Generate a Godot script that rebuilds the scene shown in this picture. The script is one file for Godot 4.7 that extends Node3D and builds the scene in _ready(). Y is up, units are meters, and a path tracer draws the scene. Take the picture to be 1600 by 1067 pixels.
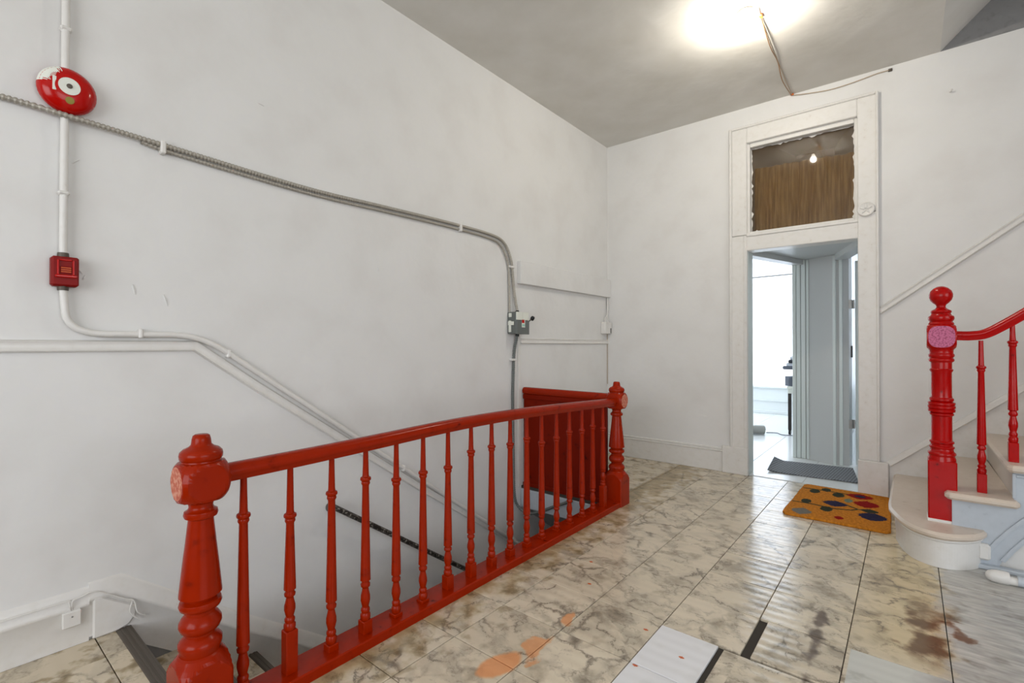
extends Node3D
# Hallway of an old house: stairwell balustrade, stair going up along the back wall, doorway to bright rooms.
# x runs right along the back wall, y up, F (= -z) runs into the picture along the left wall.

# ---------------------------------------------------------------- scene
const LAMP := 0.8
const EXPOSURE := 1.15

func area(called: String, at: Vector3, towards: Vector3, size: Vector2, energy: float, c: Color) -> void:
	var l := AreaLight3D.new()
	l.name = called
	l.area_size = size
	l.area_normalize_energy = true
	l.light_energy = energy
	l.light_color = c
	l.shadow_enabled = true
	l.area_range = 20.0
	l.position = at
	add_child(l)
	l.look_at_from_position(at, at + towards, Vector3.UP if absf(towards.y) < 0.9 else Vector3.RIGHT)

func _ready() -> void:
	var cam := Camera3D.new()
	cam.name = "camera"
	cam.basis = Basis(Vector3.UP, atan2(620.0, 755.0)) * Basis(Vector3.RIGHT, deg_to_rad(0.4))
	cam.position = Vector3(0, 1.25, 0)
	cam.fov = rad_to_deg(2.0 * atan(533.5 / 755.0))
	cam.near = 0.05
	cam.current = true
	add_child(cam)
	var we := WorldEnvironment.new()
	we.name = "surroundings"
	var env := Environment.new()
	env.background_mode = Environment.BG_SKY
	var sky := Sky.new()
	var sm := ProceduralSkyMaterial.new()
	sm.sky_top_color = Color(0.62, 0.74, 0.90)
	sm.sky_horizon_color = Color(0.86, 0.90, 0.95)
	sm.ground_bottom_color = Color(0.45, 0.45, 0.44)
	sm.ground_horizon_color = Color(0.70, 0.72, 0.74)
	sky.sky_material = sm
	env.sky = sky
	env.tonemap_mode = Environment.TONE_MAPPER_LINEAR
	env.tonemap_exposure = EXPOSURE
	env.sdfgi_enabled = true
	env.ssao_enabled = true
	env.ssil_enabled = true
	we.environment = env
	add_child(we)
	# daylight through the two curtained windows, plus added fill lights from unseen sides
	area("fill_light_front", P(-0.15, 1.8, -3.08), Vector3(0, 0, -1), Vector2(3.4, 2.1), 9.8, Color(0.995, 0.995, 1.0))  # soft fill added behind the viewer to brighten the hall
	area("window_light_room", P(-2.12, 1.85, 9.79), Vector3(0, 0, 1), Vector2(1.9, 2.6), 8.0, Color(0.93, 0.97, 1.0))
	area("window_light_room_right", P(0.57, 1.85, 9.79), Vector3(0, 0, 1), Vector2(2.0, 2.6), 10.0, Color(0.93, 0.97, 1.0))
	area("fill_light_upper", P(4.17, 4.45, 4.45), Vector3(-1, -0.2, 0), Vector2(0.85, 1.0), 0.15, Color(0.85, 0.92, 1.0))  # dim cool fill added high over the stair, its source unseen
	area("fill_light_right", P(4.18, 1.8, 0.5), Vector3(-1, 0, 0), Vector2(3.6, 2.3), 7.7, Color(0.985, 0.995, 1.0))  # fill added to light the left wall evenly, its source unseen
	area("fill_light_room_side", P(-4.58, 1.8, 7.75), Vector3(1, 0, 0), Vector2(3.0, 2.3), 10.0, Color(0.96, 0.98, 1.0))  # fill added to brighten room and lobby, its source unseen
	materials()
	floor_texture()
	build_floor()
	build_shell()
	build_balustrade()
	build_steps_down()
	build_stair_up()
	build_wall_gear()
	build_lamp()
	build_floor_things()
	build_bright_room()

class MB:
	var v := PackedVector3Array()
	var n := PackedVector3Array()
	var uv := PackedVector2Array()
	var xf := Transform3D()

	func tri(a: Vector3, b: Vector3, c: Vector3, na: Vector3, nb: Vector3, nc: Vector3) -> void:
		# a, b, c run counter-clockwise seen from outside; Godot wants clockwise
		var q := xf.basis
		if q.determinant() < 0.0:   # a mirrored frame turns the winding round
			var t := b; b = c; c = t
			t = nb; nb = nc; nc = t
		v.append(xf * a); v.append(xf * c); v.append(xf * b)
		n.append((q * na).normalized()); n.append((q * nc).normalized()); n.append((q * nb).normalized())
		for i in 3: uv.append(Vector2.ZERO)

	func flat(a: Vector3, b: Vector3, c: Vector3) -> void:
		var m := (b - a).cross(c - a)
		if m.length_squared() < 1e-16: return
		m = m.normalized()
		tri(a, b, c, m, m, m)

	func quad(a: Vector3, b: Vector3, c: Vector3, d: Vector3) -> void:
		flat(a, b, c); flat(a, c, d)

	func out3(a: Vector3, b: Vector3, c: Vector3, o: Vector3) -> void:
		if (b - a).cross(c - a).dot((a + b + c) / 3.0 - o) < 0: flat(a, c, b)
		else: flat(a, b, c)

	func out4(a: Vector3, b: Vector3, c: Vector3, d: Vector3, o: Vector3) -> void:
		if (b - a).cross(c - a).dot((a + b + c + d) / 4.0 - o) < 0: quad(a, d, c, b)
		else: quad(a, b, c, d)

	func box(c: Vector3, s: Vector3, bev := 0.0) -> void:
		var h := s * 0.5
		var b := minf(bev, minf(h.x, minf(h.y, h.z)) * 0.9)
		var P := func(sx: int, sy: int, sz: int, ax: int) -> Vector3:
			var p := Vector3(sx * (h.x - b), sy * (h.y - b), sz * (h.z - b))
			p[ax] = [sx, sy, sz][ax] * h[ax]
			return c + p
		for ax in 3:
			for sg in [-1, 1]:
				var q := []
				for t in [[-1, -1], [1, -1], [1, 1], [-1, 1]]:
					var k := [0, 0, 0]
					k[ax] = sg; k[(ax + 1) % 3] = t[0]; k[(ax + 2) % 3] = t[1]
					q.append(P.call(k[0], k[1], k[2], ax))
				out4(q[0], q[1], q[2], q[3], c)
		if b <= 0.0: return
		for ax in 3:
			var a2 := (ax + 1) % 3
			var a3 := (ax + 2) % 3
			for s2 in [-1, 1]:
				for s3 in [-1, 1]:
					var k := [0, 0, 0]
					k[a2] = s2; k[a3] = s3
					k[ax] = -1
					var p0 = P.call(k[0], k[1], k[2], a2)
					var p1 = P.call(k[0], k[1], k[2], a3)
					k[ax] = 1
					var p2 = P.call(k[0], k[1], k[2], a3)
					var p3 = P.call(k[0], k[1], k[2], a2)
					out4(p0, p1, p2, p3, c)
		for sx in [-1, 1]:
			for sy in [-1, 1]:
				for sz in [-1, 1]:
					out3(P.call(sx, sy, sz, 0), P.call(sx, sy, sz, 1), P.call(sx, sy, sz, 2), c)

	# box given by its limits; f is distance into the picture
	func bx(x0: float, x1: float, y0: float, y1: float, f0: float, f1: float, bev := 0.0) -> void:
		box(Vector3((x0 + x1) / 2, (y0 + y1) / 2, -(f0 + f1) / 2), Vector3(absf(x1 - x0), absf(y1 - y0), absf(f1 - f0)), bev)

	# profile: (radius, height) from bottom to top or top to bottom, around +y at o
	func lathe(o: Vector3, prof: Array, segs := 20, deg := 42.0) -> void:
		var m := prof.size()
		var en := []
		var up: bool = prof[m - 1].y > prof[0].y
		for i in m - 1:
			var d: Vector2 = prof[i + 1] - prof[i]
			var q := Vector2(d.y, -d.x).normalized() if up else Vector2(-d.y, d.x).normalized()
			en.append(q)
		var lim := cos(deg_to_rad(deg))
		for i in m - 1:
			var na: Vector2 = en[i]
			var nb: Vector2 = en[i]
			if i > 0 and en[i].dot(en[i - 1]) > lim: na = (en[i] + en[i - 1]).normalized()
			if i < m - 2 and en[i].dot(en[i + 1]) > lim: nb = (en[i] + en[i + 1]).normalized()
			for k in segs:
				var a := TAU * k / segs
				var b := TAU * (k + 1) / segs
				var da := Vector3(cos(a), 0, sin(a))
				var db := Vector3(cos(b), 0, sin(b))
				var A: Vector3 = o + da * prof[i].x + Vector3(0, prof[i].y, 0)
				var B: Vector3 = o + db * prof[i].x + Vector3(0, prof[i].y, 0)
				var C: Vector3 = o + db * prof[i + 1].x + Vector3(0, prof[i + 1].y, 0)
				var D: Vector3 = o + da * prof[i + 1].x + Vector3(0, prof[i + 1].y, 0)
				var nA := da * na.x + Vector3(0, na.y, 0)
				var nB := db * na.x + Vector3(0, na.y, 0)
				var nC := db * nb.x + Vector3(0, nb.y, 0)
				var nD := da * nb.x + Vector3(0, nb.y, 0)
				# angle grows from +x to +z, which is clockwise seen from above
				if up:
					if prof[i].x > 1e-6: tri(A, D, B, nA, nD, nB)
					if prof[i + 1].x > 1e-6: tri(B, D, C, nB, nD, nC)
				else:
					if prof[i].x > 1e-6: tri(A, B, D, nA, nB, nD)
					if prof[i + 1].x > 1e-6: tri(B, C, D, nB, nC, nD)

	# section: x to the right of the path, y along up; counter-clockwise
	func sweep(pts: Array, sec: PackedVector2Array, up: Vector3, smooth := true, caps := true) -> void:
		var m := pts.size()
		var k := sec.size()
		var area := 0.0
		for j in k: area += sec[j].cross(sec[(j + 1) % k])
		var s := sec
		if area < 0:
			s = sec.duplicate(); s.reverse()
		var en := []
		for j in k:
			var e := (s[(j + 1) % k] - s[j]).normalized()
			en.append(Vector2(e.y, -e.x))
		var rings := []
		var frames := []
		for i in m:
			var t1: Vector3 = ((pts[i] - pts[i - 1]) if i > 0 else (pts[1] - pts[0])).normalized()
			var t2: Vector3 = ((pts[i + 1] - pts[i]) if i < m - 1 else (pts[m - 1] - pts[m - 2])).normalized()
			var t := (t1 + t2).normalized()
			var side := t.cross(up).normalized()
			var u := side.cross(t).normalized()
			var bend := t2 - t1
			var mi := 1.0
			if bend.length() > 1e-4:
				bend = bend.normalized()
				mi = minf(1.0 / maxf(t.dot(t1), 0.3), 2.0)
			var ring := []
			for j in k:
				var o := side * s[j].x + u * s[j].y
				if mi > 1.0: o += bend * o.dot(bend) * (mi - 1.0)
				ring.append(pts[i] + o)
			rings.append(ring)
			frames.append([side, u])
		for j in k:
			var j2 := (j + 1) % k
			var n0: Vector2 = en[j]
			var n1: Vector2 = en[j]
			if smooth:
				if en[j].dot(en[(j + k - 1) % k]) > 0.6: n0 = (en[j] + en[(j + k - 1) % k]).normalized()
				if en[j].dot(en[j2]) > 0.6: n1 = (en[j] + en[j2]).normalized()
			for i in m - 1:
				var A: Vector3 = rings[i][j]
				var B: Vector3 = rings[i][j2]
				var C: Vector3 = rings[i + 1][j2]
				var D: Vector3 = rings[i + 1][j]
				var f0 = frames[i]
				var f1 = frames[i + 1]
				var nA: Vector3 = f0[0] * n0.x + f0[1] * n0.y
				var nB: Vector3 = f0[0] * n1.x + f0[1] * n1.y
				var nC: Vector3 = f1[0] * n1.x + f1[1] * n1.y
				var nD: Vector3 = f1[0] * n0.x + f1[1] * n0.y
				tri(A, D, C, nA, nD, nC)
				tri(A, C, B, nA, nC, nB)
		if caps:
			var ix := Geometry2D.triangulate_polygon(s)
			for q in range(0, ix.size(), 3):
				var mid0: Vector3 = pts[0] + (pts[1] - pts[0]) * 0.01
				var mid1: Vector3 = pts[m - 1] + (pts[m - 2] - pts[m - 1]) * 0.01
				out3(rings[0][ix[q]], rings[0][ix[q + 1]], rings[0][ix[q + 2]], mid0)
				out3(rings[m - 1][ix[q]], rings[m - 1][ix[q + 1]], rings[m - 1][ix[q + 2]], mid1)

	func tube(pts: Array, r: float, up := Vector3.UP, k := 8, caps := true) -> void:
		var s := PackedVector2Array()
		for j in k: s.append(Vector2.from_angle(TAU * j / k) * r)
		sweep(pts, s, up, true, caps)

	# polygon in x, y pushed out along z from z0 to z1, its rims bevelled; turn with xf
	func extrude(poly: PackedVector2Array, z0: float, z1: float, bev := 0.0) -> void:
		var p := poly
		if Geometry2D.is_polygon_clockwise(p):
			# is_polygon_clockwise takes y downwards as Godot's 2D does; keep counter-clockwise with y up
			p = poly.duplicate()
		var area := 0.0
		for j in p.size(): area += p[j].cross(p[(j + 1) % p.size()])
		if area < 0:
			p = p.duplicate(); p.reverse()
		var k := p.size()
		var ins := PackedVector2Array()
		for j in k:
			var e0 := (p[j] - p[(j + k - 1) % k]).normalized()
			var e1 := (p[(j + 1) % k] - p[j]).normalized()
			var n0 := Vector2(-e0.y, e0.x)
			var n1 := Vector2(-e1.y, e1.x)
			var b := (n0 + n1).normalized()
			ins.append(p[j] + b * bev / maxf(b.dot(n0), 0.4))
		var rows := [[ins, z0], [p, z0 + bev], [p, z1 - bev], [ins, z1]] if bev > 0 else [[p, z0], [p, z1]]
		for r in rows.size() - 1:
			for j in k:
				var j2 := (j + 1) % k
				var A := Vector3(rows[r][0][j].x, rows[r][0][j].y, rows[r][1])
				var B := Vector3(rows[r][0][j2].x, rows[r][0][j2].y, rows[r][1])
				var C := Vector3(rows[r + 1][0][j2].x, rows[r + 1][0][j2].y, rows[r + 1][1])
				var D := Vector3(rows[r + 1][0][j].x, rows[r + 1][0][j].y, rows[r + 1][1])
				quad(A, B, C, D)
		var ix := Geometry2D.triangulate_polygon(ins)
		var zm := (z0 + z1) / 2
		for q in range(0, ix.size(), 3):
			for z in [z0, z1]:
				var a := Vector3(ins[ix[q]].x, ins[ix[q]].y, z)
				var b := Vector3(ins[ix[q + 1]].x, ins[ix[q + 1]].y, z)
				var c := Vector3(ins[ix[q + 2]].x, ins[ix[q + 2]].y, z)
				out3(a, b, c, Vector3(a.x, a.y, zm))

	# cube of half size h whose corners are turned down to a ball of radius r
	func turned_block(c: Vector3, h: Vector3, r: float, div := 10) -> void:
		for ax in 3:
			for sg in [-1.0, 1.0]:
				var a2 := (ax + 1) % 3
				var a3 := (ax + 2) % 3
				var P := func(i: int, j: int) -> Vector3:
					var p := Vector3.ZERO
					p[ax] = sg
					p[a2] = -1.0 + 2.0 * i / div
					p[a3] = -1.0 + 2.0 * j / div
					p *= h
					if p.length() > r: p = p.normalized() * r
					return p
				for i in div:
					for j in div:
						out4(c + P.call(i, j), c + P.call(i + 1, j), c + P.call(i + 1, j + 1), c + P.call(i, j + 1), c)

	# square post of half width h whose upper corners are turned away: rows of [height, radius]
	func turned_prism(o: Vector3, h: float, rows: Array, k := 48) -> void:
		var rings := []
		for q in rows:
			var ring := []
			for j in k:
				var a := TAU * (j + 0.5) / k
				var r := minf(h / maxf(absf(cos(a)), absf(sin(a))), q[1])
				ring.append(o + Vector3(cos(a) * r, q[0], sin(a) * r))
			rings.append(ring)
		for i in rows.size() - 1:
			var c: Vector3 = o + Vector3(0, (rows[i][0] + rows[i + 1][0]) / 2, 0)
			for j in k:
				out4(rings[i][j], rings[i][(j + 1) % k], rings[i + 1][(j + 1) % k], rings[i + 1][j], c)

	# sheet through a grid of points with smooth normals
	func sheet(g: Array, flip := false) -> void:
		var R := g.size()
		var C: int = g[0].size()
		var N := []
		for i in R:
			var row := []
			for j in C:
				var dx: Vector3 = g[i][mini(j + 1, C - 1)] - g[i][maxi(j - 1, 0)]
				var dy: Vector3 = g[mini(i + 1, R - 1)][j] - g[maxi(i - 1, 0)][j]
				var q := dx.cross(dy).normalized()
				row.append(-q if flip else q)
			N.append(row)
		for i in R - 1:
			for j in C - 1:
				if flip:
					tri(g[i][j], g[i + 1][j + 1], g[i][j + 1], N[i][j], N[i + 1][j + 1], N[i][j + 1])
					tri(g[i][j], g[i + 1][j], g[i + 1][j + 1], N[i][j], N[i + 1][j], N[i + 1][j + 1])
				else:
					tri(g[i][j], g[i][j + 1], g[i + 1][j + 1], N[i][j], N[i][j + 1], N[i + 1][j + 1])
					tri(g[i][j], g[i + 1][j + 1], g[i + 1][j], N[i][j], N[i + 1][j + 1], N[i + 1][j])

	func planar(o: Vector3, du: Vector3, dv: Vector3) -> void:
		for i in v.size():
			uv[i] = Vector2((v[i] - o).dot(du) / du.length_squared(), (v[i] - o).dot(dv) / dv.length_squared())

	func mesh(shift: Vector3) -> ArrayMesh:
		var w := v.duplicate()
		for i in w.size(): w[i] -= shift
		var a := []
		a.resize(Mesh.ARRAY_MAX)
		a[Mesh.ARRAY_VERTEX] = w
		a[Mesh.ARRAY_NORMAL] = n
		a[Mesh.ARRAY_TEX_UV] = uv
		var m := ArrayMesh.new()
		m.add_surface_from_arrays(Mesh.PRIMITIVE_TRIANGLES, a)
		return m

# ---------------------------------------------------------------- helpers
var M := {}
var taken := {}

func P(x: float, y: float, f: float) -> Vector3: return Vector3(x, y, -f)

func numbered(s: String) -> String:
	taken[s] = taken.get(s, -1) + 1
	return s if taken[s] == 0 else "%s_%03d" % [s, taken[s]]

func where(p: Node) -> Vector3:
	var o := Vector3.ZERO
	while p != self and p is Node3D:
		o += (p as Node3D).position
		p = p.get_parent()
	return o

func put(mb: MB, called: String, m: Material, parent: Node = self, at := Vector3.ZERO) -> MeshInstance3D:
	var o := MeshInstance3D.new()
	o.name = numbered(called) if parent == self else called
	var base := where(parent)
	var origin := base + at if parent != self else at
	o.mesh = mb.mesh(origin)
	o.position = origin - base
	o.material_override = m
	parent.add_child(o, true)
	return o

func thing(called: String, label: String, category: String, at: Vector3, group := "") -> Node3D:
	var o := Node3D.new()
	o.name = numbered(called)
	add_child(o)
	o.position = at
	return tag(o, label, category, group)

func tag(o: Node3D, label: String, category: String, group := "") -> Node3D:
	o.set_meta("label", label)
	o.set_meta("category", category)
	if group: o.set_meta("group", group)
	return o

func struct(mb: MB, called: String, m: Material, label: String) -> MeshInstance3D:
	var o := put(mb, called, m)
	o.set_meta("kind", "structure")
	o.set_meta("label", label)
	return o

func curve(p: Array, steps := 6) -> Array:
	var r := []
	for i in p.size() - 1:
		var a: Vector3 = p[maxi(i - 1, 0)]
		var d: Vector3 = p[mini(i + 2, p.size() - 1)]
		for s in steps: r.append(p[i].cubic_interpolate(p[i + 1], a, d, float(s) / steps))
	r.append(p[p.size() - 1])
	return r

func arc_corner(p: Array, rad: float, steps := 6) -> Array:   # rounds the corners of a polyline
	var r := [p[0]]
	for i in range(1, p.size() - 1):
		var a: Vector3 = p[i] + (p[i - 1] - p[i]).normalized() * minf(rad, p[i].distance_to(p[i - 1]) * 0.45)
		var b: Vector3 = p[i] + (p[i + 1] - p[i]).normalized() * minf(rad, p[i].distance_to(p[i + 1]) * 0.45)
		for s in steps + 1:
			var t := float(s) / steps
			r.append(a.lerp(p[i], t).lerp(p[i].lerp(b, t), t))
	r.append(p[p.size() - 1])
	return r

func sec(l: Array) -> PackedVector2Array:
	var s := PackedVector2Array()
	for i in range(0, l.size(), 2): s.append(Vector2(l[i], l[i + 1]))
	return s

func noise(sd: int, freq: float, size := 512, oct := 4, ridged := false, warp := 0.0) -> Image:
	var f := FastNoiseLite.new()
	f.seed = sd; f.frequency = freq
	f.noise_type = FastNoiseLite.TYPE_SIMPLEX_SMOOTH
	f.fractal_type = FastNoiseLite.FRACTAL_RIDGED if ridged else FastNoiseLite.FRACTAL_FBM
	f.fractal_octaves = oct
	if warp > 0:
		f.domain_warp_enabled = true; f.domain_warp_amplitude = warp; f.domain_warp_frequency = freq * 1.3
	return f.get_seamless_image(size, size)

func cracks(sd: int, freq: float, size: int) -> Image:
	var f := FastNoiseLite.new()
	f.seed = sd; f.frequency = freq
	f.noise_type = FastNoiseLite.TYPE_CELLULAR
	f.cellular_return_type = FastNoiseLite.RETURN_DISTANCE2_SUB
	f.cellular_jitter = 1.0
	f.fractal_type = FastNoiseLite.FRACTAL_NONE
	f.domain_warp_enabled = true; f.domain_warp_amplitude = 34.0; f.domain_warp_frequency = 0.012
	return f.get_seamless_image(size, size)

func ramp(im: Image, stops: Array) -> ImageTexture:   # grey picture to colours; stops: [value, colour]
	var d := im.get_data()
	var lut := []
	for i in 256:
		var t := i / 255.0
		var c: Color = stops[0][1]
		for k in stops.size() - 1:
			if t >= stops[k][0]:
				c = stops[k][1].lerp(stops[k + 1][1], clampf((t - stops[k][0]) / (stops[k + 1][0] - stops[k][0]), 0, 1))
		lut.append([c.r8, c.g8, c.b8])
	var o := PackedByteArray()
	o.resize(d.size() * 3)
	for i in d.size():
		var l = lut[d[i]]
		o[i * 3] = l[0]; o[i * 3 + 1] = l[1]; o[i * 3 + 2] = l[2]
	return ImageTexture.create_from_image(Image.create_from_data(im.get_width(), im.get_height(), false, Image.FORMAT_RGB8, o))

func mat(called: String, c: Color, rough := 0.6, spec := 0.5) -> StandardMaterial3D:
	var m := StandardMaterial3D.new()
	m.resource_name = called
	m.albedo_color = c
	m.roughness = rough
	m.metallic_specular = spec
	M[called] = m
	return m

func tri_tex(m: StandardMaterial3D, t: Texture2D, scale: float, world := true) -> void:
	m.albedo_texture = t
	m.uv1_triplanar = true
	m.uv1_world_triplanar = world
	m.uv1_scale = Vector3.ONE * scale

func bump(m: StandardMaterial3D, im: Image, cm: float) -> void:
	m.heightmap_enabled = true
	m.heightmap_texture = ImageTexture.create_from_image(im)
	m.heightmap_scale = cm

func materials() -> void:
	var plaster := noise(11, 0.012, 512, 5)
	var fine := noise(12, 0.03, 512, 5)
	var w := mat("wall_paint", Color(0.88, 0.878, 0.872), 0.55, 0.4)
	tri_tex(w, ramp(plaster, [[0.0, Color(0.965, 0.96, 0.955)], [0.5, Color(0.99, 0.99, 0.987)], [1.0, Color.WHITE]]), 0.3)
	bump(w, fine, 0.22)
	var t := mat("trim_paint", Color(0.875, 0.868, 0.855), 0.4)
	tri_tex(t, ramp(fine, [[0.0, Color(0.86, 0.84, 0.81)], [0.13, Color(0.975, 0.97, 0.96)], [0.4, Color(0.99, 0.99, 0.985)], [1.0, Color.WHITE]]), 0.9)
	bump(t, fine, 0.12)
	var c := mat("ceiling_paint", Color(0.86, 0.853, 0.835), 0.6)
	tri_tex(c, ramp(plaster, [[0.0, Color(0.94, 0.935, 0.92)], [1.0, Color.WHITE]]), 0.3)
	bump(c, plaster, 0.5)
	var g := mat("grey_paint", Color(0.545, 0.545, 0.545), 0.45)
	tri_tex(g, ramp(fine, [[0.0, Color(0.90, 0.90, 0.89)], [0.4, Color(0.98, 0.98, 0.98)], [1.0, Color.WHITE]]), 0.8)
	var sg := mat("pale_grey_paint", Color(0.735, 0.765, 0.795), 0.4)
	tri_tex(sg, ramp(fine, [[0.0, Color(0.84, 0.84, 0.84)], [0.2, Color(0.97, 0.97, 0.97)], [1.0, Color.WHITE]]), 0.9)
	var wear := noise(21, 0.02, 512, 5)
	var wr := ramp(wear, [[0.0, Color(0.45, 0.40, 0.36)], [0.14, Color(0.90, 0.88, 0.86)], [0.3, Color(0.98, 0.98, 0.98)], [1.0, Color.WHITE]])
	var r := mat("red_paint", Color(0.58, 0.122, 0.0), 0.23, 0.28)
	tri_tex(r, wr, 1.1)
	bump(r, wear, 0.06)
	var r2 := mat("crimson_paint", Color(0.68, 0.01, 0.004), 0.22, 0.36)
	tri_tex(r2, wr, 1.3)
	bump(r2, wear, 0.06)
	var r3 := mat("shaded_red_paint", Color(0.47, 0.08, 0.0), 0.4, 0.22)  # red darkened so the colour carries the end panel's shade
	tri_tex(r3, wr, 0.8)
	var pk := mat("worn_pink", Color(0.80, 0.45, 0.58), 0.8)
	tri_tex(pk, ramp(noise(31, 0.05, 256, 5), [[0.0, Color(0.6, 0.4, 0.5)], [0.5, Color(0.95, 0.92, 0.95)], [1.0, Color.WHITE]]), 6.0)
	var pb := mat("worn_primer", Color(0.80, 0.56, 0.47), 0.7)
	tri_tex(pb, ramp(noise(32, 0.04, 256, 4), [[0.0, Color(0.8, 0.45, 0.35)], [0.55, Color(0.95, 0.8, 0.75)], [0.7, Color.WHITE], [1.0, Color.WHITE]]), 5.0)
	mat("alarm_red", Color(0.70, 0.03, 0.008), 0.18, 0.4)
	mat("dull_red", Color(0.50, 0.02, 0.005), 0.42, 0.3)
	mat("grout", Color(0.235, 0.215, 0.19), 0.9)
	var st := mat("armour_steel", Color(0.66, 0.64, 0.60), 0.45)
	st.metallic = 0.35
	var gb := mat("switch_grey", Color(0.40, 0.42, 0.41), 0.45)
	gb.metallic = 0.1
	mat("black_plastic", Color(0.04, 0.04, 0.04), 0.4)
	mat("dark_metal", Color(0.35, 0.32, 0.285), 0.5).metallic = 0.3
	var hp := mat("chipped_black", Color.WHITE, 0.4)
	tri_tex(hp, ramp(noise(41, 0.05, 256, 4), [[0.0, Color(0.10, 0.085, 0.07)], [0.62, Color(0.14, 0.12, 0.10)], [0.68, Color(0.6, 0.58, 0.54)], [1.0, Color(0.7, 0.68, 0.64)]]), 3.0)
	mat("white_label", Color(0.88, 0.89, 0.85), 0.5)
	mat("yellow_sticker", Color(0.55, 0.50, 0.20), 0.6)
	mat("sticker_green", Color(0.62, 0.80, 0.74), 0.5)
	mat("brass_wire", Color(0.62, 0.48, 0.34), 0.5)
	mat("cord_tan", Color(0.72, 0.66, 0.58), 0.5)
	mat("orange_tag", Color(0.85, 0.42, 0.12), 0.5)
	mat("porcelain", Color(0.88, 0.86, 0.82), 0.25)
	var bl := mat("bulb_glass", Color(1, 0.97, 0.9), 0.3)
	bl.emission_enabled = true; bl.emission = Color(1.0, 0.97, 0.91); bl.emission_energy_multiplier = 9.0
	var gl := mat("brown_glass", Color(0.36, 0.26, 0.11, 0.33), 0.02)
	gl.transparency = BaseMaterial3D.TRANSPARENCY_ALPHA
	var gw := mat("window_glass", Color(0.9, 0.95, 0.95, 0.06), 0.02)
	gw.transparency = BaseMaterial3D.TRANSPARENCY_ALPHA
	var cb := mat("brown_curtain", Color(0.84, 0.69, 0.46), 0.9)
	tri_tex(cb, ramp(noise(51, 0.03, 256, 5), [[0.0, Color(0.62, 0.56, 0.50)], [0.7, Color.WHITE], [1.0, Color.WHITE]]), 1.6)
	cb.uv1_scale = Vector3(5.0, 0.35, 5.0)   # weave streaks along the hang, also carrying painted shade of the folds
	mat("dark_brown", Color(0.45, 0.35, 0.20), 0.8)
	var sh := mat("sheer_white", Color(0.86, 0.875, 0.89), 0.9)
	sh.backlight_enabled = true; sh.backlight = Color(0.98, 0.98, 1.0)
	mat("room_paint", Color(0.90, 0.92, 0.92), 0.5)
	mat("lobby_paint", Color(0.775, 0.785, 0.78), 0.4)
	mat("mint_paint", Color(0.83, 0.865, 0.855), 0.35)
	mat("white_boards", Color(0.86, 0.87, 0.87), 0.22)
	var tr := mat("tread_paint", Color(0.82, 0.77, 0.715), 0.35)
	tri_tex(tr, ramp(fine, [[0.0, Color(0.86, 0.83, 0.80)], [0.2, Color(0.98, 0.97, 0.96)], [1.0, Color.WHITE]]), 0.9)
	mat("riser_paint", Color(0.74, 0.70, 0.66), 0.4)
	mat("steel_dull", Color(0.55, 0.55, 0.54), 0.4).metallic = 0.6
	mat("charcoal_cloth", Color(0.20, 0.21, 0.23), 0.9)
	mat("slate_cloth", Color(0.36, 0.38, 0.42), 0.9)
	mat("paper", Color(0.80, 0.82, 0.86), 0.7)
	mat("dark_wood", Color(0.12, 0.09, 0.07), 0.4)
	mat("carpet_back", Color(0.66, 0.66, 0.64), 0.9)
	var dk := mat("dark_gap", Color(0.10, 0.09, 0.08), 0.9)
	dk.metallic_specular = 0.1

# floor picture: x from -2.75 to 1.65, F from -0.2 to 5.45, one pixel = 3.33 mm
const FX0 := -2.75
const FW := 4.4
const FF1 := 5.45
const FH := 5.65
const TILE := 0.327
const TX0 := 0.122      # a joint line across x
const TF0 := 2.433      # a joint line across F

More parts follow.
